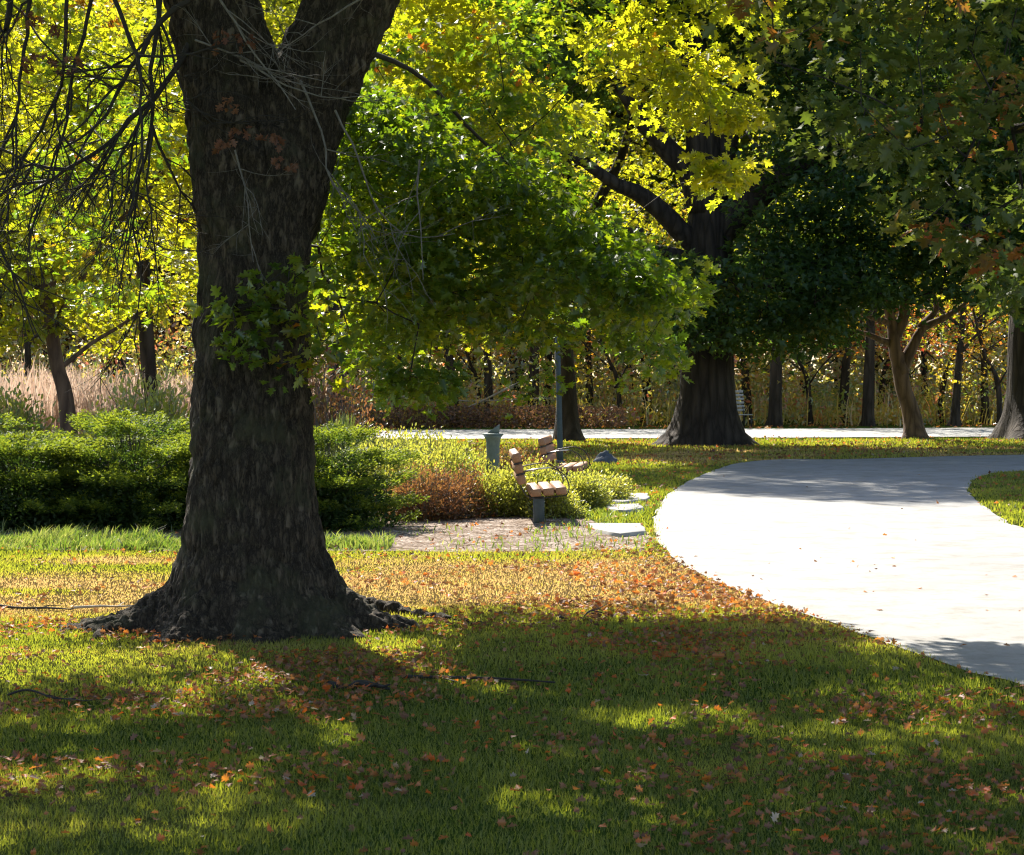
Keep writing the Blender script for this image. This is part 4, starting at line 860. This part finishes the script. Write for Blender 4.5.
# dry reed bank on the left and tangled undergrowth beyond the road
def reeds():
    rs = np.random.default_rng(66); g = Geo()
    n = 26000; x = rs.uniform(-24, -5.0, n); y = rs.uniform(43, 54, n)
    c = fbm(np.c_[x, y, np.zeros(n)] * 0.5, 7, 2)
    m = c > 0.3; x, y, c = x[m], y[m], c[m]; n = len(x)
    g.add(*blades(x, y, rs.uniform(0.9, 2.3, n) * (0.6 + 0.7 * c), np.full(n, 0.045), rs.uniform(0, 1, n), 0.22, rs, 2))
    o = g.obj('dry_reeds', M_DRY); tag(o, 'pinkish tan bank of dry reeds behind the junipers at left', 'reeds', None, 'stuff')
    g = Geo()
    n = 3500; x = rs.uniform(-34, 46, n); y = 70.5 + 0.13 * np.maximum(x, -10) + rs.uniform(0, 1, n) ** 1.3 * 11
    c = fbm(np.c_[x, y * 0.6, np.zeros(n)] * 0.8, 9, 3); hh = rs.uniform(0.3, 1.9, n) * (0.35 + 1.1 * c)
    g.add(*blades(x, y, hh, np.full(n, 0.04), np.clip(0.35 + c * 0.5 + rs.normal(0, 0.15, n), 0, 1), 0.5, rs, 2))
    n = 52000; x = rs.uniform(-34, 46, n); y = 71 + 0.13 * np.maximum(x, -10) + rs.uniform(0, 1, n) ** 1.3 * 11
    c = fbm(np.c_[x, y * 0.6, np.zeros(n)] * 0.55, 19, 3); z = rs.uniform(0.02, 3.8, n) * np.clip(c * 3 - 0.9, 0.15, 1.3)
    add_leaves(g, np.c_[x, y, z], rs.normal(0, 1, (n, 3)), rs.normal(0, 1, (n, 3)) + [0, 0, .6], 0.19 * rs.uniform(0.6, 1.3, n), np.clip((vnoise(np.c_[x, y, z] * 0.9, 63) - 0.5) * 1.5 + 0.45 + rs.normal(0, 0.2, n), 0, 1), 'oval')
    n = 34000; x = rs.uniform(-36, 48, n); y = rs.uniform(77, 84, n)
    c = fbm(np.c_[x, y, np.zeros(n)] * 0.45, 39, 3); z = rs.uniform(0.3, 6.5, n) * np.clip(c * 3.4 - 1.15, 0.1, 1.2)
    add_leaves(g, np.c_[x, y, z], rs.normal(0, 1, (n, 3)), rs.normal(0, 1, (n, 3)) + [0, 0, .6], 0.21 * rs.uniform(0.6, 1.3, n), np.clip(0.25 + vnoise(np.c_[x, y, z] * 0.5, 83) * 0.75 + rs.normal(0, 0.15, n), 0, 1), 'tri')
    n = 46000; x = rs.uniform(-42, 52, n); y = rs.uniform(84, 99, n)
    c = fbm(np.c_[x, y, np.zeros(n)] * 0.35, 29, 3); z = rs.uniform(0.1, 5.0, n) * np.clip(c * 3 - 0.8, 0.15, 1.2)
    add_leaves(g, np.c_[x, y, z], rs.normal(0, 1, (n, 3)), rs.normal(0, 1, (n, 3)) + [0, 0, .6], 0.27 * rs.uniform(0.6, 1.3, n), np.clip(0.35 + (c - .3) * 0.8 + rs.normal(0, 0.22, n), 0, 1), 'oval')
    n = 30000; x = rs.uniform(-58, 70, n); y = rs.uniform(126, 134, n)
    add_leaves(g, np.c_[x, y, rs.uniform(0.1, 9.0, n)], rs.normal(0, 1, (n, 3)), rs.normal(0, 1, (n, 3)) + [0, 0, .6], 0.55 * rs.uniform(0.6, 1.3, n), np.clip(rs.normal(0.45, 0.25, n), 0, 1), 'oval')
    o = g.obj('undergrowth', M_BRUSH); tag(o, 'tangle of yellowing reeds and brush along the far side of the road', 'undergrowth', None, 'stuff')
    g = Geo(); n = 16000; x = rs.uniform(-30, 4.0, n); y = 69.0 + rs.uniform(0, 1, n) * 2.2 + 0.03 * x
    add_leaves(g, np.c_[x, y, rs.uniform(0.02, 0.75, n)], rs.normal(0, 1, (n, 3)), rs.normal(0, 1, (n, 3)), 0.13 * rs.uniform(0.6, 1.4, n), rs.uniform(0, 1, n), 'tri')
    o = g.obj('bramble', M_BRAMB); tag(o, 'low purplish brown bramble edging the far side of the road', 'undergrowth', None, 'stuff')
reeds()

# ================================================================== shrubs
def juniper_proto(seed, R=1.25, H=1.4):
    rs = np.random.default_rng(seed); root = empty('juniper'); g = Geo()
    npad = 160
    # pads in tiers: each a feathery plume pointing outward and slightly up
    th = rs.uniform(0, 2 * PI, npad); t = rs.uniform(0.02, 1, npad) ** 0.8; zc = t * H * 0.93
    tier = np.round(zc / 0.33) * 0.33 + rs.normal(0, 0.03, npad); tier = np.maximum(tier, 0.10)
    rad = R * np.sqrt(np.clip(1 - (tier / (H * 1.06)) ** 2.4, 0.03, 1)) * rs.uniform(0.45, 1.02, npad)
    P = np.c_[np.cos(th) * rad, np.sin(th) * rad, tier]
    for k in range(npad):
        d = norm(np.array([math.cos(th[k]), math.sin(th[k]), rs.uniform(0.02, 0.3)])); ln = rs.uniform(0.35, 0.55)
        s0 = P[k] - d * ln * 0.4; g.mi = 1; g.add(*tube(np.array([[0, 0, 0.02], s0 * [0.5, 0.5, 0.75], s0]), np.array([0.008, 0.005, 0.003]), 3, cap=False)); g.mi = 0
        side = norm(np.cross(d, [0, 0, 1])); upv = np.cross(side, d)
        nn = 210; u = rs.uniform(0, 1, nn); wv = (1 - u * 0.75) * 0.24 * rs.uniform(-1, 1, nn)
        Q = s0 + d * (u * ln)[:, None] + side * wv[:, None] + upv * (rs.normal(0, 0.03, nn) + 0.05 * u - 0.5 * np.abs(wv) * 0.3)[:, None]
        D = d[None] * 0.8 + side[None] * (np.sign(wv) * 0.6)[:, None] + rs.normal(0, 0.35, (nn, 3)) + [0, 0, 0.25]
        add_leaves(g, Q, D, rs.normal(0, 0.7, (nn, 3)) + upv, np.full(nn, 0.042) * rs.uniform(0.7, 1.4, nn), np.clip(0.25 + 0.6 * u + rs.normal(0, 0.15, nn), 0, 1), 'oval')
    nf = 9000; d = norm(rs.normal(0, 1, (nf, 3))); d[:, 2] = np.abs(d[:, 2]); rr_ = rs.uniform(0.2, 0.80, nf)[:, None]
    add_leaves(g, d * rr_ * [R, R, H * 0.95], rs.normal(0, 1, (nf, 3)), rs.normal(0, 1, (nf, 3)), np.full(nf, 0.07), rs.uniform(0, 0.15, nf), 'oval')  # inner filler coloured very dark, painting shade into the gaps between tiers
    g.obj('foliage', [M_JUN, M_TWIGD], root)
    return root
JP = [juniper_proto(301), juniper_proto(302, 1.15, 1.25)]
jspots = [(-7.4, 24.4, 1.0, 'spreading juniper at the left edge of the hedge'), (-5.95, 24.2, 1.03, 'spreading juniper second from the left edge'), (-4.6, 24.3, 0.98, 'spreading juniper left of the foreground oak trunk'), (-3.2, 24.5, 1.0, 'spreading juniper hidden behind the foreground oak trunk'),
          (-2.25, 24.2, 0.9, 'juniper showing just right of the foreground oak trunk'), (-6.7, 25.9, 1.05, 'juniper in the back row near the left edge'), (-5.1, 26.0, 1.0, 'juniper in the back row right of the thin leaning trunk'), (-3.6, 25.8, 1.05, 'juniper in the back row beside the foreground oak trunk')]
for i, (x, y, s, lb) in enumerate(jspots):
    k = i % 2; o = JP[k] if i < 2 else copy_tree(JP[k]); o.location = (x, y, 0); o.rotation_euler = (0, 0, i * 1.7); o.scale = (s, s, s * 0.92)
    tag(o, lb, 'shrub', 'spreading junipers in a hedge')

def shrub(name, px, Yd, R, H, mat, label, seed, n=320, per=24, size=0.045, group=None, dy=0.9, kind='oval', stem=M_TWIG, spread=0.11, lift=0.35):
    rs = np.random.default_rng(seed); x = at(px, 430, Yd)[0]; root = empty(name, (x, Yd, 0)); tag(root, label, 'shrub', group)
    d = norm(rs.normal(0, 1, (n, 3)) * [1, 1, 0.9]); d[:, 2] = np.abs(d[:, 2]); r = rs.uniform(0.45, 1, n) ** 0.5
    lump = 0.82 + 0.4 * vnoise(d * 2.5 + seed, seed)
    A = d * (r * lump)[:, None] * [R, R * dy, H]; A[:, 2] = np.maximum(A[:, 2], 0.06)
    g = Geo(); g.mi = 1; gb = g
    for a in A:
        s = np.array([a[0] * 0.25, a[1] * 0.25, 0.0]); gb.add(*tube(np.array([s, (s + a) / 2 + rs.normal(0, 0.03, 3) - [0, 0, .03], a, a + (a - s) * 0.08]), np.array([0.007, 0.005, 0.003, 0.002]), 3, cap=False))
    g.mi = 0; m = n * per; idx = np.repeat(np.arange(n), per); t = rs.uniform(0.55, 1.06, m)
    P = A[idx] * [1, 1, 0] * (0.25 + 0.75 * t)[:, None] + np.c_[np.zeros(m), np.zeros(m), A[idx, 2] * t] + rs.normal(0, spread * 0.5, (m, 3)); P[:, 2] = np.maximum(P[:, 2], 0.02)
    D = norm(A[idx]) + rs.normal(0, 0.6, (m, 3)) + [0, 0, lift]; Nn = rs.normal(0, 0.6, (m, 3)) + [0, 0, 1]
    add_leaves(g, P, D, Nn, size * rs.uniform(0.7, 1.3, m), np.clip(vnoise(A[idx] * 3, seed + 1) * 0.6 + rs.uniform(0, 0.45, m), 0, 1), kind)
    g.obj('foliage', [mat, stem], root); return root
SG = 'low clipped shrubs in the garden bed'
shrub('bronze_shrub', 425, 25.6, 0.68, 0.70, M_SHB, 'bronze-leaved twiggy shrub between the juniper and the front bench', 401, 420, 20, 0.04)
shrub('bronze_shrub', 462, 26.0, 0.5, 0.62, M_SHB, 'smaller bronze and straw coloured shrub just right of the larger bronze one', 402, 260, 18, 0.04)
shrub('leafy_shrub', 500, 26.3, 0.62, 0.62, M_SHG, 'dense green shrub left of the front bench and in front of the sundial', 403, 420, 24, 0.045, SG)
shrub('leafy_shrub', 385, 28.2, 0.95, 0.95, M_SHG, 'broad yellow-green shrub behind the juniper, below the ornamental grass', 404, 460, 24, 0.05, SG)
shrub('leafy_shrub', 440, 29.0, 0.95, 0.95, M_SHG, 'yellow-green mound left of the sundial', 405, 460, 24, 0.05, SG)
shrub('leafy_shrub', 535, 28.2, 0.6, 0.62, M_SHG, 'yellow-green shrub behind the front bench backrest', 406, 360, 24, 0.045, SG)
shrub('leafy_shrub', 575, 27.6, 0.5, 0.48, M_SHG, 'small green shrub behind the front bench seat', 407, 300, 22, 0.045, SG)
shrub('leafy_shrub', 515, 31.5, 0.8, 0.7, M_SHB, 'brownish shrub right behind the sundial pedestal', 408, 360, 20, 0.045)
shrub('leafy_shrub', 470, 31.5, 0.9, 0.75, M_SHG, 'low green shrub behind and left of the sundial', 409, 360, 22, 0.05, SG)
shrub('leafy_shrub', 555, 25.9, 0.42, 0.34, M_SHG, 'low leafy shrub around the front bench post', 410, 220, 20, 0.04, SG)
shrub('leafy_shrub', 600, 29.2, 0.55, 0.42, M_SHG, 'low green shrub at the foot of the rear bench beside the stepping stones', 411, 260, 20, 0.045, SG)
shrub('leafy_shrub', 400, 33, 1.1, 1.0, M_SHG, 'yellow-green shrub at the back of the bed near the pale road end', 412, 420, 24, 0.055, SG)
shrub('large_shrub', 140, 31.5, 1.2, 1.75, M_SHG, 'large loose green shrub with long leaves behind the hedge beside the thin trunk', 413, 420, 18, 0.10, None, spread=0.2)
shrub('large_shrub', -5, 33, 1.1, 1.7, M_SHG, 'loose green shrub behind the hedge at the left edge', 414, 300, 18, 0.10, None, spread=0.2)
shrub('large_shrub', 320, 34, 1.1, 2.4, M_SHB, 'tall bronze shrub right behind the foreground oak trunk', 415, 340, 16, 0.08, None, spread=0.2)

def fountain_grass(px, Yd, H, label, seed, n=900):
    rs = np.random.default_rng(seed); x = at(px, 430, Yd)[0]; root = empty('ornamental_grass', (x, Yd, 0)); tag(root, label, 'ornamental grass')
    a = rs.uniform(0, 2 * PI, n); sp = np.abs(rs.normal(0, 0.42, n)) + 0.05; h = H * rs.uniform(0.6, 1.1, n)
    t = np.linspace(0, 1, 7)
    r = sp[:, None] * H * t[None] ** 1.6; z = h[:, None] * (t[None] * 1.5 - 0.62 * t[None] ** 2.4 * (0.6 + sp[:, None]))
    cx = np.cos(a)[:, None]; sx = np.sin(a)[:, None]; b = rs.normal(0, 0.08, (n, 2))
    C = np.stack([b[:, :1] + cx * r, b[:, 1:] + sx * r, z], -1); w = 0.008 * (1 - t ** 2)[None, :, None] + 0.001
    Sd = np.stack([-sx, cx, np.zeros_like(cx)], -1); A_ = C - Sd * w; B_ = C + Sd * w
    V = np.stack([A_, B_], 2).reshape(-1, 3); base = (np.arange(n) * 14)[:, None, None] + (np.arange(6) * 2)[None, :, None] + np.array([0, 1, 3, 2])[None, None]
    g = Geo(); g.add(V, [base.reshape(-1, 4)], np.repeat(rs.uniform(0, 1, n), 14)); g.obj('blade_clump', M_SEDGE, root); return root
fountain_grass(345, 30.5, 1.15, 'arching ornamental grass right of the foreground oak trunk above the junipers', 501)
fountain_grass(372, 31.5, 0.9, 'smaller ornamental grass leaning right toward the road', 502, 500)

# ================================================================== bench, sundial, post, boulder, stones, sticks
M_WOOD = plainmat('bench_timber', (0.30, 0.155, 0.08), 0.6, 0.3, 9, 0, 0.3, (8, 0.6, 8))
M_STRAP = plainmat('black_strap_iron', (0.05, 0.045, 0.045), 0.45, 0.3, 30, 0.6)
M_POST = plainmat('weathered_post_paint', (0.06, 0.075, 0.08), 0.7, 0.3, 14)
M_GALV = plainmat('galvanised_rail', (0.5, 0.5, 0.5), 0.35, 0.2, 30, 0.9)
def bench(loc, rz, Ln=1.5):
    """faces +X in its own frame, length along Y"""
    root = empty('park_bench', loc, rz)
    for k in range(3):                                       # seat timbers
        g = Geo(); g.add(*boxg((0.06 + k * 0.158, Ln / 2, 0.385 + 0.012 * k), (0.138, Ln, 0.095), roty(-0.05), 0.014)); g.obj('seat_plank', M_WOOD, root)
    tilt = 0.22
    for k in range(3):                                       # back timbers
        hgt = 0.55 + k * 0.135; g = Geo(); g.add(*boxg((-0.085 - (hgt - 0.4) * tilt, Ln / 2, hgt), (0.10, Ln, 0.122), roty(-tilt), 0.016)); g.obj('back_plank', M_WOOD, root)
    for y in (0.14, Ln - 0.14):
        g = Geo(); g.add(*boxg((0.10, y, 0.165), (0.14, 0.14, 0.33), None, 0.01)); g.obj('post', M_POST, root)
    for y in (0.06, Ln - 0.06):                              # strap frames wrapping back and seat, looping into an arm
        g = Geo()
        g.add(*tube(*limb_pts([(-0.20, y, 0.84), (-0.165, y, 0.66), (-0.12, y, 0.46), (-0.02, y, 0.325), (0.2, y, 0.325), (0.44, y, 0.35)], [0.008] * 6, 22, 0), 6)); g.obj('strap', M_STRAP, root)
        g = Geo()
        g.add(*tube(*limb_pts([(-0.10, y, 0.64), (0.10, y, 0.68), (0.26, y, 0.69), (0.40, y, 0.62), (0.47, y, 0.50), (0.47, y, 0.40), (0.43, y, 0.34)], [0.008] * 7, 26, 0), 6)); g.obj('armrest', M_STRAP, root)
        for h_, x0 in ((0.617, -0.13), (0.75, -0.16)):
            g = Geo(); g.add(*boxg((x0 + 0.0, y - 0.062, h_), (0.12, 0.004, 0.022), roty(-tilt))); g.obj('strap_band', M_STRAP, root)
    g = Geo(); g.add(*tube(np.array([(-0.09, 0.01, 0.655), (0.08, 0.0, 0.685), (0.24, 0.0, 0.70)]), np.array([0.009] * 3), 6)); g.obj('arm_rail', M_GALV, root)
    return root
b1 = gnd(539, 523); o = bench((b1[0] - 0.10, b1[1] - 0.14, 0), 0.03); tag(o, 'front timber park bench with black strap arms at the edge of the pebble bed', 'bench', 'timber park benches')
b2 = at(562, 463, 30.6); o = bench((b2[0] - 0.14, 30.6, 0), -0.10); tag(o, 'rear timber park bench set farther back, in front of the grey post', 'bench', 'timber park benches')

def sundial():
    Yd = 29.0; x = at(493, 430, Yd)[0]; root = empty('sundial', (x, Yd, 0)); tag(root, 'green-grey pedestal sundial with a flared top standing among the shrubs', 'sundial')
    M = plainmat('verdigris_cast_metal', (0.14, 0.17, 0.15), 0.65, 0.3, 12)
    sides = 16; prof = [(0.16, 0), (0.16, 0.05), (0.13, 0.09), (0.105, 0.14), (0.10, 0.3), (0.095, 0.6), (0.095, 0.8), (0.10, 0.88), (0.115, 0.93), (0.14, 0.97)]
    th = np.arange(32) * 2 * PI / 32; fl = np.where(np.arange(32) % 2 == 0, 1.0, 0.9); V = []
    for r, z in prof:
        k = fl if 0.1 < z < 0.9 else np.ones(32); V.append(np.c_[np.cos(th) * r * k, np.sin(th) * r * k, np.full(32, z)])
    n = len(prof); i = np.arange(n - 1)[:, None] * 32; j = np.arange(32)[None]; j2 = (j + 1) % 32
    g = Geo(); g.add(np.concatenate(V), [np.stack([i + j, i + j2, i + 32 + j2, i + 32 + j], -1).reshape(-1, 4), np.array([[(n - 1) * 32 + k for k in range(32)]])]); g.obj('pedestal', M, root)
    g = Geo(); g.add(*boxg((0, 0, 0.985), (0.23, 0.23, 0.03), rotz(0.5), 0.006)); g.obj('dial_plate', M, root)
    a = np.array([[-0.09, -0.006, 1.0], [0.09, -0.006, 1.0], [0.10, -0.006, 1.13], [0.085, -0.006, 1.13], [-0.09, 0.006, 1.0], [0.09, 0.006, 1.0], [0.10, 0.006, 1.13], [0.085, 0.006, 1.13]])
    g = Geo(); g.add(a, [np.array([[0, 1, 2, 3], [7, 6, 5, 4], [0, 4, 5, 1], [1, 5, 6, 2], [2, 6, 7, 3], [3, 7, 4, 0]])]); g.obj('gnomon', M, root)
sundial()

def lamp_post():
    q = gnd(560, 464); root = empty('metal_post', (q[0], q[1], 0)); tag(root, 'slim blue-grey metal post rising into the foliage behind the rear bench', 'post')
    g = Geo(); g.add(*tube(np.array([(0, 0, 0), (0, 0, 0.35), (-0.03, 0, 1.8), (-0.08, 0, 3.3)]), np.array([0.075, 0.062, 0.055, 0.05]), 12)); g.obj('shaft', M_POST, root)
    g = Geo(); g.add(*tube(np.array([(0, 0, 0), (0, 0, 0.05), (0, 0, 0.09)]), np.array([0.13, 0.12, 0.07]), 12)); g.obj('base_collar', M_POST, root)
    g = Geo(); g.add(*tube(np.array([(-0.08, 0, 3.3), (-0.08, 0, 3.36), (-0.08, 0, 3.40)]), np.array([0.065, 0.06, 0.02]), 12)); g.obj('cap', M_POST, root)
lamp_post()

def rock_geo(g, c, s, seed, flat=False):
    import bmesh
    bm = bmesh.new(); bmesh.ops.create_icosphere(bm, subdivisions=4, radius=1.0); V = np.array([v.co[:] for v in bm.verts]); F = np.array([[v.index for v in f.verts] for f in bm.faces]); bm.free()
    k = 0.6 + 0.8 * fbm(V * 1.6 + seed, seed, 3); V = V * k[:, None]; V[:, :2] *= (1 - 0.35 * np.clip(V[:, 2:3] + 0.1, 0, 1)); V[:, 0] += 0.25 * V[:, 2]
    g.add(V * np.array(s) + np.array(c), [F])
q = gnd(604, 463.5); g = Geo(); rock_geo(g, (0, 0, 0.06), (0.24, 0.2, 0.19), 23)
o = g.obj('boulder', plainmat('blue_grey_stone', (0.07, 0.08, 0.10), 0.8, 0.35, 8, 0, 0.6), None, True); o.location = (q[0], q[1], 0); tag(o, 'blue-grey boulder on the shaded grass right of the rear bench', 'boulder')

M_FLAG = plainmat('pale_flagstone', (0.34, 0.325, 0.30), 0.8, 0.3, 7, 0, 0.3)
def flagstone(pts, label, seed):
    P = GP(pts); c = P.mean(0); Q = rough_edge(P - c, 0.035, seed); n = len(Q)
    root = Geo(); V = np.concatenate([np.c_[Q, np.full(n, -0.02)], np.c_[Q * 0.985, np.full(n, 0.04)], np.c_[Q * 0.96, np.full(n, 0.05)]])
    i = np.arange(n); j = (i + 1) % n
    root.add(V, [np.stack([i, j, n + j, n + i], -1), np.stack([n + i, n + j, 2 * n + j, 2 * n + i], -1), np.array([2 * n + i])])
    o = root.obj('stepping_stone', M_FLAG); o.location = (c[0], c[1], 0); tag(o, label, 'stepping stone', 'pale stepping stones beside the path'); 
flagstone([(590, 498), (612, 496), (648, 496), (648, 502), (625, 505), (600, 502)], 'farthest and widest pale stepping stone by the path', 1)
flagstone([(604, 508), (640, 507), (643, 511), (625, 514), (608, 512)], 'middle stepping stone, small and partly shaded', 2)
flagstone([(585, 527), (643, 527), (645, 535), (620, 538), (600, 533)], 'nearest stepping stone, long and pale, in the pebbles', 3)

def stick(p0, p1, r, label, seed, mat=M_STICK, forks=3, z0=0.03, z1=0.03, mid=None):
    rs = np.random.default_rng(seed); a = np.array([*p0[:2], z0]); b = np.array([*p1[:2], z1]); c = (a + b) / 2
    g = Geo(); m = (b - a); pts, rad = limb_pts([np.zeros(3), m * 0.33 + rs.normal(0, 0.02, 3), m * 0.66 + rs.normal(0, 0.02, 3), m], [r, r * 0.85, r * 0.7, r * 0.35], 16, 0.02, seed)
    g.add(*tube(pts, rad, 7))
    for k in range(forks):
        s = pts[rs.integers(4, 14)]; d = m * rs.uniform(0.12, 0.28) + rs.normal(0, 0.07, 3) * [1, 1, 0.3]; g.add(*tube(np.array([s, s + d * 0.5 + rs.normal(0, 0.01, 3), s + d]), np.array([r * .5, r * .4, r * .2]), 5))
    o = g.obj('fallen_branch', mat, None, True); o.location = a; tag(o, label, 'fallen branch', 'fallen branches')
stick(gnd(402, 681), gnd(556, 687), 0.011, 'long thin dark fallen branch on the shaded lawn right of the oak foot', 1, M_TWIGD)
stick(gnd(330, 688), gnd(392, 693), 0.024, 'short thick dark fallen branch in front of the oak foot', 2, M_TWIGD)
stick(gnd(76, 612), gnd(140, 609), 0.012, 'pale curved fallen branch on the tan turf left of the oak', 3, M_STICK)
stick(gnd(5, 703), gnd(75, 706), 0.007, 'thin dark twig on the shaded lawn near the left edge', 4, M_TWIGD)
stick(gnd(-5, 608), gnd(70, 612), 0.012, 'dark fallen branch on the tan turf at the left edge', 5, M_TWIGD)
stick(gnd(560, 621), gnd(606, 617), 0.010, 'small fallen branch at the edge of the tan turf near the path', 6, M_TWIGD)
a = at(378, 408, 71.0); b = at(465, 411, 71.0); stick(a, b, 0.05, 'long pale fallen limb propped level along the wood edge, left of the slim trunks', 7, M_STICK, 2, 1.15, 0.95)
a = at(462, 412, 71.2); b = at(520, 403, 71.2); stick(a, b, 0.05, 'pale fallen limb slanting upward behind the sundial', 8, M_STICK, 3, 0.6, 1.6)
a = at(470, 409, 71.6); b = at(545, 408, 71.6); stick(a, b, 0.04, 'thin pale fallen limb lying level behind sundial and post', 9, M_STICK, 2, 0.95, 1.0)

# slatted bench seen beyond the huge oak
def far_bench():
    Yd = 69.8; x = at(731, 430, Yd)[0]; root = empty('slatted_bench', (x, Yd, 0), 0.5); tag(root, 'pale slatted bench back peeping out right of the huge oak trunk', 'bench')
    M = plainmat('pale_painted_slat', (0.30, 0.31, 0.33), 0.5, 0.1, 10)
    for k in range(6): g = Geo(); g.add(*boxg((0, 0.1 + 0.02 * k, 0.62 + 0.13 * k), (1.3, 0.03, 0.085), None, 0.006)); g.obj('back_slat', M, root)
    for k in range(4): g = Geo(); g.add(*boxg((0, -0.38 + 0.11 * k, 0.46), (1.3, 0.085, 0.03), None, 0.006)); g.obj('seat_slat', M, root)
    for sx in (-0.58, 0.58):
        g = Geo(); g.add(*tube(np.array([(sx, 0.02, 0), (sx, 0.08, 0.5), (sx, 0.26, 1.35)]), np.array([0.03, 0.03, 0.025]), 8)); g.add(*tube(np.array([(sx, -0.42, 0), (sx, -0.40, 0.22), (sx, -0.38, 0.44)]), np.array([0.03] * 3), 8)); g.obj('leg', M_STRAP, root)
far_bench()

# ================================================================== camera, light, world
cam = bpy.data.cameras.new('camera'); co = bpy.data.objects.new('camera', cam); COL.objects.link(co)
cam.sensor_width = 36; cam.lens = F_PX / 1024 * 36; cam.clip_end = 2500; cam.clip_start = 0.1
co.location = (0, 0, CAM_H); co.rotation_euler = (PI / 2 - PITCH, 0, 0); scene.camera = co
cam.dof.use_dof = True; cam.dof.focus_distance = 17.0; cam.dof.aperture_fstop = 10
sl = bpy.data.lights.new('sun', 'SUN'); sl.energy = 5.0; sl.angle = math.radians(0.53); sl.color = (1.0, 0.94, 0.83)
so = bpy.data.objects.new('sun', sl); COL.objects.link(so); so.rotation_euler = Vector(SUN).to_track_quat('Z', 'Y').to_euler(); so.location = (0, 0, 60)
w = bpy.data.worlds.new('World'); scene.world = w; w.use_nodes = True; nt = w.node_tree; nt.nodes.clear()
sky = nt.nodes.new('ShaderNodeTexSky'); sky.sky_type = 'NISHITA'; sky.sun_disc = False; sky.sun_elevation = SUN_EL; sky.sun_rotation = SUN_AZ
bg = nt.nodes.new('ShaderNodeBackground'); bg.inputs[1].default_value = 0.085; ow = nt.nodes.new('ShaderNodeOutputWorld'); nt.links.new(sky.outputs[0], bg.inputs[0]); nt.links.new(bg.outputs[0], ow.inputs[0])
scene.view_settings.view_transform = 'Standard'; scene.view_settings.look = 'None'; scene.view_settings.exposure = 1.5; scene.view_settings.gamma = 1.0
scene.render.engine = 'CYCLES'; c = scene.cycles
c.use_denoising = True; c.filter_width = 1.15; c.max_bounces = 7; c.diffuse_bounces = 4; c.glossy_bounces = 2; c.transmission_bounces = 5; c.sample_clamp_indirect = 6.0; c.use_adaptive_sampling = True; c.adaptive_threshold = 0.015
for _u in list(bpy.data.objects):
    pass
